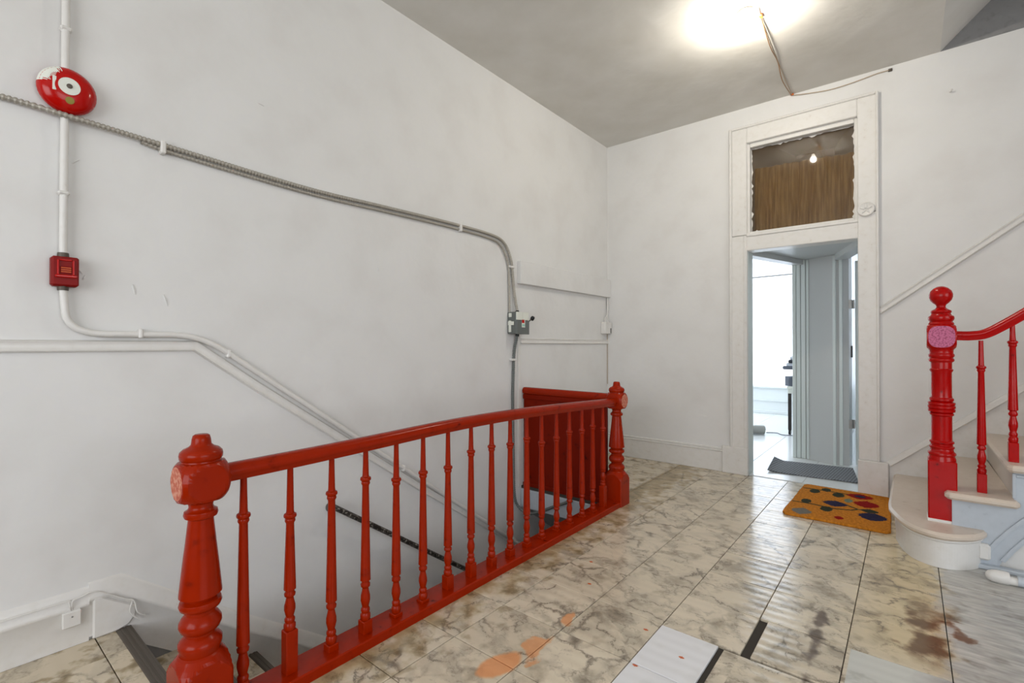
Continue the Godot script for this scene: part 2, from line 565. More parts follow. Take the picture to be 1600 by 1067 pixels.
func floor_texture() -> void:
	var W := 1320
	var H := 1696
	var S := 1024
	var cloud := noise(61, 0.012, S, 5, false, 18.0).get_data()
	var vein := noise(62, 0.0055, S, 4, false, 45.0).get_data()
	var vein2 := noise(63, 0.011, S, 4, false, 30.0).get_data()
	var dirt := noise(64, 0.02, S, 5).get_data()
	var big := noise(65, 0.004, S, 3).get_data()
	var crk := cracks(68, 0.0085, S).get_data()
	var o := PackedByteArray()
	o.resize(W * H * 3)
	var rng := RandomNumberGenerator.new()
	rng.seed = 5
	var offs := []
	for i in 4096: offs.append([rng.randi() & 1023, rng.randi() & 1023, rng.randf()])
	var colx := PackedInt32Array()
	var xs := PackedFloat32Array()
	for x in W:
		var X := FX0 + (x + 0.5) * FW / W
		xs.append(X)
		colx.append(int(floor((X - TX0) / TILE)) + 32)
	var k := 0
	for y in H:
		var F := FF1 - (y + 0.5) * FH / H
		var row := int(floor((F - TF0) / TILE)) + 32
		for x in W:
			var X := xs[x]
			var t = offs[colx[x] * 64 + row]
			var q: int = ((y + t[1]) & 1023) * 1024 + ((x + t[0]) & 1023)
			var wq := (y & 1023) * 1024 + (x & 1023)
			var c := cloud[((int(y * 1.45 - x * 0.9) + t[1]) & 1023) * 1024 + ((int(x * 0.75 + y * 0.5) + t[0]) & 1023)] / 255.0
			var fine := vein2[((y * 3 + t[0]) & 1023) * 1024 + ((x * 2 + t[1]) & 1023)] / 255.0
			var ck := crk[q] / 255.0
			var d := dirt[wq] / 255.0
			var g := big[wq] / 255.0
			var a := absf(vein[q] / 255.0 - 0.5)
			var b := absf(vein2[q] / 255.0 - 0.47)
			var vn := clampf(1.0 - a * 62.0, 0, 1) * clampf((c - 0.28) * 2.6, 0, 1)
			vn = maxf(vn, clampf(1.0 - b * 44.0, 0, 1) * clampf((0.62 - c) * 2.4, 0, 1) * 0.75)
			vn = maxf(vn, clampf(1.0 - ck * 22.0, 0, 1) * clampf((g - 0.30) * 3.0 + (c - 0.5) * 2.0, 0, 1) * 0.85)
			vn = maxf(vn, clampf(1.0 - absf(fine - 0.5) * 26.0, 0, 1) * clampf((0.56 - c) * 4.0, 0, 1) * 0.42)
			var soft := clampf(1.0 - a * 7.0, 0, 1) * 0.22 + clampf((0.40 - c) * 1.3, 0, 0.26)
			var r: float = 0.845 + (t[2] - 0.5) * 0.05
			var gg: float = 0.795 + (t[2] - 0.5) * 0.05
			var bb: float = 0.70 + (t[2] - 0.5) * 0.05
			# towards the stair the tiles are yellower, past it worn to plain grey
			var yel := clampf((X + 0.30) * 4.0, 0, 1) * clampf((F - 2.35) * 4.0, 0, 1)
			r += 0.0; gg -= 0.02 * yel; bb -= 0.075 * yel
			var grey := clampf((X - 0.09 - (d - 0.5) * 0.10) * 16.0, 0, 1)
			var s1 := 1.0 - 0.42 * soft
			r *= s1; gg *= s1; bb *= s1 * 1.01
			r = lerpf(r, 0.36, vn * 0.78); gg = lerpf(gg, 0.325, vn * 0.78); bb = lerpf(bb, 0.28, vn * 0.78)
			if grey > 0.0:
				var st := dirt[((y * 5) & 1023) * 1024 + (x & 1023)] / 255.0
				var gv := 0.72 + (st - 0.5) * 0.20 + (g - 0.5) * 0.12
				r = lerpf(r, gv, grey); gg = lerpf(gg, gv * 0.985, grey); bb = lerpf(bb, gv * 0.955, grey)
			# the two plain white tiles and the pale one further right
			if X > -0.857 and X < -0.615 and F < 2.10 and F > 1.2:
				r = 0.905; gg = 0.905; bb = 0.91
			elif X > -0.19 and F < 2.43:
				var p := clampf((X - 0.0) * 6.0 + (d - 0.5), 0, 1)
				r = lerpf(0.80, 0.62, p); gg = lerpf(0.80, 0.61, p); bb = lerpf(0.775, 0.60, p)
			# dirt: along the balustrade, at the joints, general grime
			var gr := clampf((-1.50 - X) * 5.0 + (d - 0.55) * 2.2, 0, 1) * 0.75
			if X < -1.86: gr = clampf((d - 0.62) * 3.0, 0, 0.7) + 0.10
			r = lerpf(r, 0.50, gr * 0.62); gg = lerpf(gg, 0.42, gr * 0.66); bb = lerpf(bb, 0.27, gr * 0.72)
			var gm := clampf((d - 0.60) * 2.5, 0, 1) * (0.04 if r > 0.90 else 0.24)
			r *= 1.0 - gm; gg *= 1.0 - gm * 1.05; bb *= 1.0 - gm * 1.15
			# brown stain where the grey begins, and dark streak nearer
			if X > -0.12 and X < 0.32 and F > 2.42 and F < 3.35:
				var e := 1.0 - absf(X - 0.045 - (F - 2.9) * 0.03) / 0.085
				var st2 := clampf(e * 1.3 + (d - 0.56) * 3.0, 0, 1) * clampf((3.15 - F) * 4.0, 0, 1) * clampf((F - 2.47) * 9.0, 0, 1)
				r = lerpf(r, 0.36, st2 * 0.8); gg = lerpf(gg, 0.26, st2 * 0.8); bb = lerpf(bb, 0.17, st2 * 0.8)
				var e2 := 1.0 - Vector2((X - 0.155) / 0.05, (F - 2.86) / 0.08).length()
				var st3 := clampf(e2 * 2.0 + (d - 0.52) * 5.0, 0, 1) if e2 > -0.4 else 0.0
				r = lerpf(r, 0.40, st3 * 0.8); gg = lerpf(gg, 0.25, st3 * 0.8); bb = lerpf(bb, 0.16, st3 * 0.8)
			if X > -0.40 and X < -0.17 and F > 2.0 and F < 2.75:
				var e3 := 1.0 - absf(X + 0.312 + (F - 2.4) * 0.02) / 0.022
				var st4 := clampf(e3 + (d - 0.5) * 3.0, 0, 1) if e3 > -0.6 else 0.0
				r = lerpf(r, 0.33, st4 * 0.7); gg = lerpf(gg, 0.28, st4 * 0.7); bb = lerpf(bb, 0.25, st4 * 0.7)
			# spilt orange paint
			if X > -1.40 and X < -1.05 and F > 1.28 and F < 2.0:
				var e4 := 1.0 - Vector2((X + 1.235 - (F - 1.5) * 0.10) / 0.066, (F - 1.44) / 0.105).length()
				var e5 := 1.0 - Vector2((X + 1.19) / 0.06, (F - 1.66) / 0.17).length()
				var e6 := 1.0 - Vector2((X + 1.21) / 0.03, (F - 1.89) / 0.07).length()
				var op := maxf(clampf(e4 * 5.0 + (d - 0.45) * 2.0, 0, 1) if e4 > -0.1 else 0.0, maxf(clampf(e5 * 2.0 + (d - 0.60) * 5.0, 0, 0.85) if e5 > -0.2 else 0.0, clampf(e6 * 3.0 + (d - 0.55) * 4.0, 0, 0.9) if e6 > -0.2 else 0.0))
				r = lerpf(r, 0.88, op * 0.85); gg = lerpf(gg, 0.585, op * 0.85); bb = lerpf(bb, 0.37, op * 0.85)
			o[k] = int(clampf(r, 0, 1) * 255); o[k + 1] = int(clampf(gg, 0, 1) * 255); o[k + 2] = int(clampf(bb, 0, 1) * 255)
			k += 3
	# paint specks
	for sp in [[-0.71, 1.93], [-0.83, 1.77], [-1.30, 2.22], [-1.42, 2.45], [-0.90, 2.02]]:
		var px := int((sp[0] - FX0) / FW * W)
		var py := int((FF1 - sp[1]) / FH * H)
		for dy in range(-2, 3):
			for dx in range(-3, 4):
				if dx * dx / 9.0 + dy * dy / 4.0 <= 1.0:
					var i := ((py + dy) * W + px + dx) * 3
					o[i] = 196; o[i + 1] = 84; o[i + 2] = 36
	var m := mat("marbled_tile", Color.WHITE, 0.24, 0.5)
	m.albedo_texture = ImageTexture.create_from_image(Image.create_from_data(W, H, false, Image.FORMAT_RGB8, o))
	m.texture_repeat = false
	# boards underneath show through as low ripples that run along x
	var HB := 1024
	var WB := 256
	var nb := noise(66, 0.02, 256, 3).get_data()
	var hb := PackedByteArray()
	hb.resize(HB * WB)
	for y in HB:
		var F := FH * y / HB
		for x in WB:
			var nn := nb[((y / 4) & 255) * 256 + ((x / 4) & 255)] / 255.0
			var n2 := nb[(y & 255) * 256 + ((x / 2 + 90) & 255)] / 255.0
			var w := sin(TAU * F / 0.064 + nn * 4.0) * (0.25 + 0.35 * nn)
			hb[y * WB + x] = int(clampf(0.5 + 0.32 * w + 0.16 * (n2 - 0.5), 0, 1) * 255)
	bump(m, Image.create_from_data(WB, HB, false, Image.FORMAT_L8, hb), 0.34)
	var rt := noise(67, 0.012, 512, 4)
	m.roughness = 1.0
	m.roughness_texture = ramp(rt, [[0.0, Color(0.27, 0.27, 0.27)], [0.5, Color(0.20, 0.20, 0.20)], [1.0, Color(0.16, 0.16, 0.16)]])
	m.roughness_texture_channel = BaseMaterial3D.TEXTURE_CHANNEL_RED

func tile(parent: Node, x0: float, x1: float, f0: float, f1: float, y := 0.0, rng: RandomNumberGenerator = null) -> void:
	var mb := MB.new()
	var g := 0.0017
	var dy := rng.randf_range(-0.0012, 0.0) if rng else 0.0
	mb.bx(x0 + g, x1 - g, y - 0.012, y + dy, f0 + g, f1 - g, 0.0016)
	mb.planar(P(FX0, 0, FF1), Vector3(FW, 0, 0), Vector3(0, 0, FH))
	put(mb, "floor_tile", M.marbled_tile, parent, P((x0 + x1) / 2, y, (f0 + f1) / 2))

func build_floor() -> void:
	var mb := MB.new()
	mb.bx(-1.85, 4.3, -0.2, -0.012, -3.2, 5.05)
	mb.bx(-2.75, -1.85, -0.2, -0.012, -3.2, 0.585)
	mb.bx(-2.75, -1.85, -0.2, -0.012, 3.42, 5.05)
	var fl := struct(mb, "floor", M.grout, "hallway floor of worn marbled square tiles")
	var rng := RandomNumberGenerator.new()
	rng.seed = 9
	# columns of tiles from the balustrade to the stair; the near rows are cut where the photograph shows it
	var cols := []
	for i in range(-9, 0): cols.append(TX0 + TILE * i)
	for r in range(-8, 8):
		var f0 := TF0 + TILE * r
		var f1 := minf(f0 + TILE, 5.03)
		if f0 > 5.0: continue
		for c in cols:
			var x0: float = c
			var x1: float = c + TILE
			if x1 <= -1.84 and f0 < 3.42 and f1 > 0.585:
				if f0 < 0.585 and f1 > 0.585 and x1 > -2.7: tile(fl, maxf(x0, -2.7), x1, f0, 0.555, 0, rng)
				elif f0 < 3.42 and f1 > 3.44: tile(fl, maxf(x0, -2.7), x1, 3.48, f1, 0, rng)
				continue
			if x0 < -1.72 and x1 > -1.85 and f1 > 0.585 and f0 < 3.45:
				x0 = -1.725 if f0 < 3.3 else x0
				if f0 < 0.585: x0 = c
				if f0 > 3.3:
					tile(fl, -1.725, x1, f0, f1, 0, rng)
					tile(fl, c, -1.725, 3.48, f1, 0, rng)
					continue
			if r < -1 and absf(c - (TX0 - 3 * TILE)) < 0.01:
				tile(fl, x0, -0.615, f0, f1, 0, rng)
				continue
			if r == -1 and absf(c - (TX0 - 2 * TILE)) < 0.01:
				tile(fl, x0 + 0.034, x1, f0 - 0.0, f1, 0, rng)
				continue
			if r < -1 and absf(c - (TX0 - 2 * TILE)) < 0.01:
				tile(fl, -0.594, x1 + 0.013, f0, f1 - (0.012 if r == -2 else 0.0), 0, rng)
				continue
			if r < -1 and absf(c - (TX0 - TILE)) < 0.01:
				tile(fl, x0 + 0.013, x1, f0, f1, 0, rng)
				continue
			tile(fl, maxf(x0, -2.7), x1, f0, f1, 0, rng)
	# larger worn grey tiles towards the hall's right side
	for r in range(-3, 3):
		for c in 3:
			var f0 := TF0 + 0.975 * r
			if f0 > 5.0: continue
			tile(fl, TX0 + 0.98 * c, TX0 + 0.98 * (c + 1), f0, minf(f0 + 0.975, 5.03), 0, rng)
	# tiles of the little lobby beyond the door, and the boards of the bright rooms
	mb = MB.new()
	mb.bx(-4.7, 3.3, -0.2, -0.004, 5.05, 9.9)
	var fb := struct(mb, "floor_back", M.white_boards, "pale shiny floor of the bright rooms behind the door")
	for i in 14:
		mb = MB.new()
		var x0 := -4.6 + i * 0.55
		mb.bx(x0 + 0.002, x0 + 0.548, -0.012, 0.0, 5.06, 9.78, 0.002)
		put(mb, "floor_board", M.white_boards, fb, P(x0, 0, 7.4))

func casing_box(mb: MB, x0: float, x1: float, y0: float, y1: float) -> void:
	mb.bx(x0, x1, y0, y1, 5.0, 5.04, 0.006)

func build_shell() -> void:
	var mb := MB.new()
	mb.bx(-2.9, -2.7, -2.7, 3.75, -3.3, 6.4)
	var wl := struct(mb, "wall_left", M.wall_paint, "tall white plaster wall beside the stairwell")
	# small chips and ridges of old paint
	for q in [[0.415, 1.565, 0.020, 0.6], [0.43, 1.535, 0.012, -0.4], [0.60, 1.50, 0.024, 0.25], [0.72, 1.46, 0.030, 0.3], [0.40, 2.02, 0.016, -0.8], [1.9, 1.75, 0.02, 0.2], [2.35, 0.62, 0.03, 0.9], [0.95, 0.55, 0.02, 1.2], [1.15, 2.55, 0.02, 1.4]]:
		mb = MB.new()
		mb.xf = Transform3D(Basis(Vector3.RIGHT, q[3]), P(-2.699, q[1], q[0]))
		mb.extrude(PackedVector2Array([Vector2(0, -q[2]), Vector2(0.004, -q[2] * 0.3), Vector2(0.003, q[2]), Vector2(-0.003, q[2] * 0.5), Vector2(-0.004, -q[2] * 0.5)]), -0.003, 0.003, 0.001)
		put(mb, "paint_chip", M.wall_paint, wl)
	# low boxed-out band and its trims at the far end of the left wall
	mb = MB.new()
	mb.bx(-2.705, -2.655, 1.795, 2.0, 3.36, 5.03, 0.004)
	struct(mb, "trim_1", M.wall_paint, "shallow white boxed band high on the left wall near the corner")
	mb = MB.new()
	var rail := sec([-0.045, 0, 0.0, 0, 0.0, 0.012, -0.008, 0.018, -0.016, 0.014, -0.03, 0.014, -0.036, 0.020, -0.045, 0.016])
	var rs := sec([0.025, 0, 0.025, 0.010, 0.019, 0.019, 0.012, 0.012, -0.012, 0.012, -0.018, 0.017, -0.025, 0.010, -0.025, 0])
	mb.sweep([P(-2.7, 1.285, 3.40), P(-2.7, 1.285, 5.03)], rs, Vector3.RIGHT, true)
	mb.bx(-2.702, -2.69, -0.02, 1.32, 3.365, 3.40, 0.003)
	struct(mb, "trim_2", M.trim_paint, "white rail and upright strip low on the left wall near the corner")
	mb = MB.new()
	mb.sweep([P(-2.7, 1.245, -3.1), P(-2.7, 1.245, 0.842), P(-2.7, 1.03, 1.13), P(-2.7, 0.24, 2.246), P(-2.7, -0.465, 3.288), P(-2.7, -1.4, 4.65)], rs, Vector3.RIGHT, true)
	struct(mb, "trim_3", M.trim_paint, "white chair rail that turns down along the stairwell wall")
	# baseboard of the landing and the skirt that follows the steps down
	mb = MB.new()
	var base := sec([0.0, 0, 0.0, 0.016, 0.145, 0.016, 0.150, 0.022, 0.165, 0.024, 0.172, 0.018, 0.19, 0.018, 0.2, 0.012, 0.215, 0.012, 0.225, 0.0])
	var sw := PackedVector2Array()
	for q in base: sw.append(Vector2(-q.x, q.y))
	mb.sweep([P(-2.7, 0.0, -3.1), P(-2.7, 0.0, 0.45)], sw, Vector3.RIGHT, true)
	mb.sweep([P(-2.7, 0.015, 0.45), P(-2.7, 0.015, 0.485), P(-2.7, -0.32, 0.92), P(-2.7, -3.3, 5.0)], sw, Vector3.RIGHT, true)
	var bl := struct(mb, "baseboard_left", M.trim_paint, "white moulded baseboard on the left wall, sloping down with the steps")
	mb = MB.new()
	mb.xf = Transform3D(Basis(Vector3(0, 0, -1), Vector3.UP, Vector3.RIGHT), P(-2.7, 0, 0))
	mb.extrude(PackedVector2Array([Vector2(0.462, 0.004), Vector2(0.475, 0.0), Vector2(0.545, 0.0), Vector2(0.585, 0.012), Vector2(0.61, 0.045), Vector2(0.612, 0.085), Vector2(0.49, 0.172), Vector2(0.462, 0.176)]), 0.0, 0.024, 0.006)
	put(mb, "end_block", M.trim_paint, bl)
	mb = MB.new()
	mb.xf = Transform3D(Basis(Vector3(0, 0, -1), Vector3.UP, Vector3.RIGHT), P(-2.7, 0, 0))
	mb.extrude(PackedVector2Array([Vector2(0.59, -0.06), Vector2(0.64, 0.0), Vector2(0.92, -0.20), Vector2(3.8, -2.2), Vector2(3.8, -2.7), Vector2(0.59, -2.7)]), 0.0, 0.012, 0.002)
	put(mb, "grey_skirt", M.grey_paint, bl).set_meta("label", "grey painted lower skirt")
	# back wall
	mb = MB.new()
	mb.bx(-2.9, -1.2, -0.2, 5.6, 5.03, 5.2)
	mb.bx(-0.325, 4.4, -0.2, 3.54, 5.03, 5.2)
	mb.bx(-0.325, 0.2, 3.54, 5.6, 5.03, 5.2)
	mb.bx(-1.2, -0.325, 3.18, 5.6, 5.03, 5.2)
	struct(mb, "wall_back", M.wall_paint, "white back wall with the tall door and transom")
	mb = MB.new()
	mb.bx(0.2, 4.4, 3.54, 5.6, 5.03, 5.2)  # the grey puts the shade above the ceiling line into the colour
	struct(mb, "wall_upper_back", M.grey_paint, "upper wall of the stair opening, shade above the ceiling line put into its grey")
	mb = MB.new()
	mb.bx(-2.7, -1.42, 0, 0.195, 5.01, 5.04, 0.003)
	mb.bx(-2.7, -1.42, 0.195, 0.212, 5.004, 5.04, 0.005)
	mb.bx(-2.7, -1.42, 0.212, 0.236, 5.014, 5.04, 0.005)
	struct(mb, "baseboard_back", M.trim_paint, "white baseboard under the back wall left of the door")
	mb = MB.new()
	mb.sweep([P(-0.19, 1.525, 5.03), P(0.646, 2.17, 5.03), P(2.9, 3.91, 5.03)], sec([0.027, 0, 0.027, 0.012, 0.018, 0.022, 0.01, 0.014, -0.012, 0.014, -0.018, 0.02, -0.027, 0.01, -0.027, 0]), Vector3.BACK, true)
	struct(mb, "trim_4", M.trim_paint, "white chair rail slanting up the back wall above the stair")
	# ceiling with the opening over the stair, and the slanted soffit above it
	mb = MB.new()
	mb.bx(-2.9, 0.2, 3.54, 3.72, -3.3, 5.2)
	mb.bx(0.2, 4.4, 3.54, 3.72, -3.3, 3.85)
	struct(mb, "ceiling", M.ceiling_paint, "plain painted ceiling of the hall")
	mb = MB.new()
	mb.xf = Transform3D(Basis(), P(0, 0, 0))
	mb.extrude(PackedVector2Array([Vector2(0.2, 3.54), Vector2(1.95, 5.25), Vector2(4.4, 5.25), Vector2(4.4, 5.45), Vector2(1.87, 5.45), Vector2(0.06, 3.68)]), -5.2, -3.75)
	struct(mb, "ceiling_stair", M.ceiling_paint, "slanted plaster soffit over the stair going up")
	mb = MB.new()
	mb.bx(0.1, 4.4, 3.72, 5.5, 3.70, 3.85)
	struct(mb, "wall_upper", M.wall_paint, "upper side wall of the stair opening")
	mb = MB.new()
	mb.bx(4.2, 4.4, -0.2, 3.9, 2.4, 5.2)
	mb.bx(4.2, 4.4, -0.2, 3.9, -3.3, -1.4)
	mb.bx(4.2, 4.4, -0.2, 0.6, -1.4, 2.4)
	mb.bx(4.2, 4.4, 3.0, 3.9, -1.4, 2.4)
	mb.bx(4.2, 4.4, 5.0, 5.6, 3.7, 5.2)
	mb.bx(4.2, 4.4, 3.9, 5.0, 3.7, 4.0)
	mb.bx(4.2, 4.4, 3.9, 5.0, 4.9, 5.2)
	struct(mb, "wall_right", M.wall_paint, "right end wall of the hall")
	mb = MB.new()
	mb.bx(-2.9, -1.9, -0.2, 3.72, -3.3, -3.1)
	mb.bx(1.6, 4.4, -0.2, 3.72, -3.3, -3.1)
	mb.bx(-1.9, 1.6, -0.2, 0.7, -3.3, -3.1)
	mb.bx(-1.9, 1.6, 2.9, 3.72, -3.3, -3.1)
	struct(mb, "wall_front", M.wall_paint, "front wall of the hall behind the viewer, with a wide added window")
	window("window_1", -1.9, 1.6, 0.7, 2.9, -3.2)  # unseen window added to go with the front fill light
	added_side_window("window_4", 4.3, -1.4, 2.4, 0.6, 3.0)  # unseen window added to go with the right fill light
	added_side_window("window_5", -4.7, 6.2, 9.3, 0.6, 3.0)  # unseen window added for the room's side fill light
	# stairwell below the floor
	mb = MB.new()
	mb.bx(-1.85, -1.72, -2.7, -0.2, 0.3, 6.4)
	struct(mb, "wall_stairwell", M.wall_paint, "inner side wall of the stairwell under the balustrade")
	mb = MB.new()
	mb.bx(-2.7, -1.85, -0.20, -0.035, 3.405, 3.44, 0.003)
	struct(mb, "trim_5", M.pale_grey_paint, "pale edge board of the floor under the red panel")
	mb = MB.new()
	mb.xf = Transform3D(Basis(Vector3(0, 0, -1), Vector3.UP, Vector3.RIGHT), P(-2.275, 0, 0))
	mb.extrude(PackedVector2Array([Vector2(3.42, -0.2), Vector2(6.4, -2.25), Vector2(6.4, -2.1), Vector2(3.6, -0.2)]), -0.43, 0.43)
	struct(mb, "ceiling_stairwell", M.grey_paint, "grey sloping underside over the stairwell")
	mb = MB.new()
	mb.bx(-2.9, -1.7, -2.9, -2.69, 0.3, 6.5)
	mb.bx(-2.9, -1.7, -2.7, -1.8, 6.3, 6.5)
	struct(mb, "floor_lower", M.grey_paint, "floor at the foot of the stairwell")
	build_door()

func window(called: String, x0: float, x1: float, y0: float, y1: float, f: float, bars := 3) -> Node3D:
	var mb := MB.new()
	mb.bx(x0 - 0.0, x0 + 0.06, y0, y1, f - 0.05, f + 0.05, 0.004)
	mb.bx(x1 - 0.06, x1, y0, y1, f - 0.05, f + 0.05, 0.004)
	mb.bx(x0 + 0.06, x1 - 0.06, y0, y0 + 0.07, f - 0.05, f + 0.05, 0.004)
	mb.bx(x0 + 0.06, x1 - 0.06, y1 - 0.06, y1, f - 0.05, f + 0.05, 0.004)
	for i in range(1, bars):
		var x := lerpf(x0, x1, float(i) / bars)
		mb.bx(x - 0.025, x + 0.025, y0 + 0.07, y1 - 0.06, f - 0.03, f + 0.03, 0.003)
	var o := struct(mb, called, M.trim_paint, "white framed window letting in daylight")
	for i in bars:
		var p := MB.new()
		var a := lerpf(x0, x1, float(i) / bars) + 0.03
		var b := lerpf(x0, x1, float(i + 1) / bars) - 0.03
		p.bx(a, b, y0 + 0.07, y1 - 0.06, f - 0.003, f + 0.003)
		put(p, "pane", M.window_glass, o)
	return o

func added_side_window(called: String, x: float, f0: float, f1: float, y0: float, y1: float) -> void:
	var mb := MB.new()
	for i in 4:
		var f := lerpf(f0 + 0.03, f1 - 0.03, i / 3.0)
		mb.bx(x - 0.05, x + 0.05, y0 + 0.06, y1 - 0.06, f - 0.03, f + 0.03, 0.004)
	mb.bx(x - 0.05, x + 0.05, y0, y0 + 0.06, f0, f1, 0.004)
	mb.bx(x - 0.05, x + 0.05, y1 - 0.06, y1, f0, f1, 0.004)
	var o := struct(mb, called, M.trim_paint, "white framed side window, unseen and added to bring fill light")
	for i in 3:
		var p := MB.new()
		p.bx(x - 0.003, x + 0.003, y0 + 0.06, y1 - 0.06, lerpf(f0 + 0.06, f1, i / 3.0), lerpf(f0, f1 - 0.06, (i + 1) / 3.0))
		put(p, "pane", M.window_glass, o)

func build_door() -> void:
	# casing of the doorway; door_1 is the whole cased opening with its transom
	var mb := MB.new()
	casing_box(mb, -1.335, -1.195, 0.26, 2.30)
	casing_box(mb, -1.330, -1.195, 2.303, 3.335)
	casing_box(mb, -0.33, -0.195, 0.285, 2.36)
	casing_box(mb, -0.33, -0.195, 2.363, 3.335)
	casing_box(mb, -1.195, -0.33, 3.185, 3.335)
	var d := struct(mb, "door_1", M.trim_paint, "wide white door casing with a transom above, paint chipped")
	mb = MB.new()
	mb.bx(-1.352, -1.328, 0.26, 3.352, 4.985, 5.04, 0.006)
	mb.bx(-0.205, -0.185, 0.285, 3.352, 4.985, 5.04, 0.006)
	mb.bx(-1.328, -0.205, 3.33, 3.352, 4.985, 5.04, 0.006)
	mb.bx(-1.225, -1.205, 0.26, 2.30, 4.993, 5.02, 0.005)
	put(mb, "back_band", M.trim_paint, d)
	mb = MB.new()
	mb.bx(-1.425, -1.19, 0, 0.262, 4.985, 5.04, 0.006)
	put(mb, "plinth", M.trim_paint, d)
	mb = MB.new()
	mb.bx(-0.335, -0.13, 0, 0.287, 4.975, 5.04, 0.006)
	put(mb, "plinth", M.trim_paint, d)
	mb = MB.new()
	mb.bx(-1.2, -0.325, 2.152, 2.305, 5.005, 5.16, 0.005)
	mb.bx(-1.2, -0.325, 2.285, 2.312, 4.995, 5.03, 0.005)
	put(mb, "transom_bar", M.trim_paint, d)
	mb = MB.new()   # jamb lining
	mb.bx(-1.205, -1.192, 0, 2.155, 5.032, 5.21, 0.003)
	mb.bx(-0.331, -0.318, 0, 2.155, 5.032, 5.21, 0.003)
	put(mb, "jamb", M.mint_paint, d)
	mb = MB.new()   # stops that hold the transom glass
	mb.bx(-1.2, -1.172, 2.312, 3.18, 5.03, 5.085, 0.004)
	mb.bx(-0.353, -0.325, 2.312, 3.18, 5.03, 5.085, 0.004)
	mb.bx(-1.172, -0.353, 3.145, 3.18, 5.03, 5.085, 0.004)
	mb.bx(-1.172, -0.353, 2.312, 2.335, 5.03, 5.085, 0.004)
	put(mb, "glazing_stop", M.trim_paint, d)
	mb = MB.new()
	mb.bx(-1.19, -0.335, 2.32, 3.17, 5.088, 5.093)
	put(mb, "transom_pane", M.brown_glass, d).set_meta("label", "brown tinted transom glass")
	# ragged paint round the rim of the glass
	mb = MB.new()
	var rng := RandomNumberGenerator.new()
	rng.seed = 3
	var ring := [[Vector2(-1.172, 2.335), Vector2(-1.172, 3.145)], [Vector2(-1.172, 3.145), Vector2(-0.353, 3.145)], [Vector2(-0.353, 3.145), Vector2(-0.353, 2.335)], [Vector2(-0.353, 2.335), Vector2(-1.172, 2.335)]]
	var mid := Vector2(-0.76, 2.74)
	for e in ring:
		var prev := 0.004
		for i in 36:
			var a: Vector2 = e[0].lerp(e[1], i / 36.0)
			var b: Vector2 = e[0].lerp(e[1], (i + 1) / 36.0)
			var nn := Vector2(-(b - a).y, (b - a).x).normalized()
			if nn.dot(mid - a) < 0: nn = -nn
			var wd := rng.randf_range(0.001, 0.011)
			if rng.randf() < 0.12: wd += 0.012
			var q := [a, b, b + nn * wd, a + nn * prev]
			prev = wd
			mb.quad(P(q[0].x, q[0].y, 5.0865), P(q[1].x, q[1].y, 5.0865), P(q[2].x, q[2].y, 5.0865), P(q[3].x, q[3].y, 5.0865))
	put(mb, "flaked_paint", M.trim_paint, d)
	# brown cloth hung behind the glass
	var g := []
	for i in 15:
		var row := []
		for j in 90:
			var x := lerpf(-1.165, -0.345, j / 89.0)
			var t := i / 14.0
			var yt := 2.975 - 0.035 * (j / 89.0) + 0.004 * sin(j * 0.7)
			var y := lerpf(yt, 2.325, t)
			var f := 5.19 - (0.062 * absf(sin(j * 0.17 + 0.9 * sin(j * 0.13) + t * 0.35 * sin(j * 0.05))) + 0.008 * sin(j * 0.9 + t * 2.0)) * (0.55 + 0.6 * t)
			row.append(P(x + 0.012 * sin(j * 0.21) * t, y, f))
		g.append(row)
	mb = MB.new()
	mb.sheet(g, true)
	tag(put(mb, "transom_curtain", M.brown_curtain, self, P(-0.755, 2.325, 5.142)), "brown pleated cloth hanging behind the transom glass above the doorway", "curtain")

	# lobby between the two inner doorways
	mb = MB.new()
	mb.xf = Transform3D(Basis(Vector3.RIGHT, Vector3(0, 0, -1), Vector3.UP), Vector3.ZERO)   # x, F -> x, z; z -> y
	mb.extrude(PackedVector2Array([Vector2(-1.22, 5.16), Vector2(-0.30, 5.16), Vector2(-0.50, 6.2), Vector2(-0.95, 6.25)]), 2.19, 2.25)
	struct(mb, "ceiling_lobby", M.lobby_paint, "low painted ceiling of the lobby behind the door")
	mb = MB.new()
	mb.xf = Transform3D(Basis(Vector3.RIGHT, Vector3(0, 0, -1), Vector3.UP), Vector3.ZERO)
	mb.extrude(PackedVector2Array([Vector2(-1.0, 6.16), Vector2(-0.883, 6.177), Vector2(-0.609, 6.034), Vector2(-0.478, 6.075), Vector2(-0.46, 6.16), Vector2(-0.62, 6.35), Vector2(-0.62, 9.8), Vector2(-0.86, 9.8), Vector2(-0.86, 6.4)]), 0.0, 3.3, 0.0)
	var wp := struct(mb, "wall_pier", M.lobby_paint, "grey painted pier between the two inner doorways")
	mb = MB.new()
	for q in [[-0.985, 6.152, 0.018], [-0.945, 6.158, 0.02], [-0.90, 6.165, 0.022], [-0.858, 6.158, 0.012], [-0.60, 6.03, 0.014], [-0.545, 6.045, 0.016]]:
		mb.bx(q[0] - q[2], q[0] + q[2], 0.0, 2.185, q[1] - 0.012, q[1] + 0.02, 0.004)
	put(mb, "casing_strip", M.mint_paint, wp)
	# walls over the inner doorways
	for s in [[Vector2(-1.2, 5.19), Vector2(-0.89, 6.17), -0.115, "left"], [Vector2(-0.325, 5.19), Vector2(-0.60, 6.04), 0.125, "right"]]:
		var a: Vector2 = s[0]
		var b: Vector2 = s[1]
		mb = MB.new()
		mb.xf = Transform3D(Basis(Vector3.RIGHT, Vector3(0, 0, -1), Vector3.UP), Vector3.ZERO)
		mb.extrude(PackedVector2Array([a, b, b + Vector2(s[2], 0), a + Vector2(s[2], 0)]), 2.135, 3.3, 0.0)
		struct(mb, "wall_lobby_" + s[3], M.lobby_paint, "painted wall over the %s inner doorway" % s[3])
	mb = MB.new()
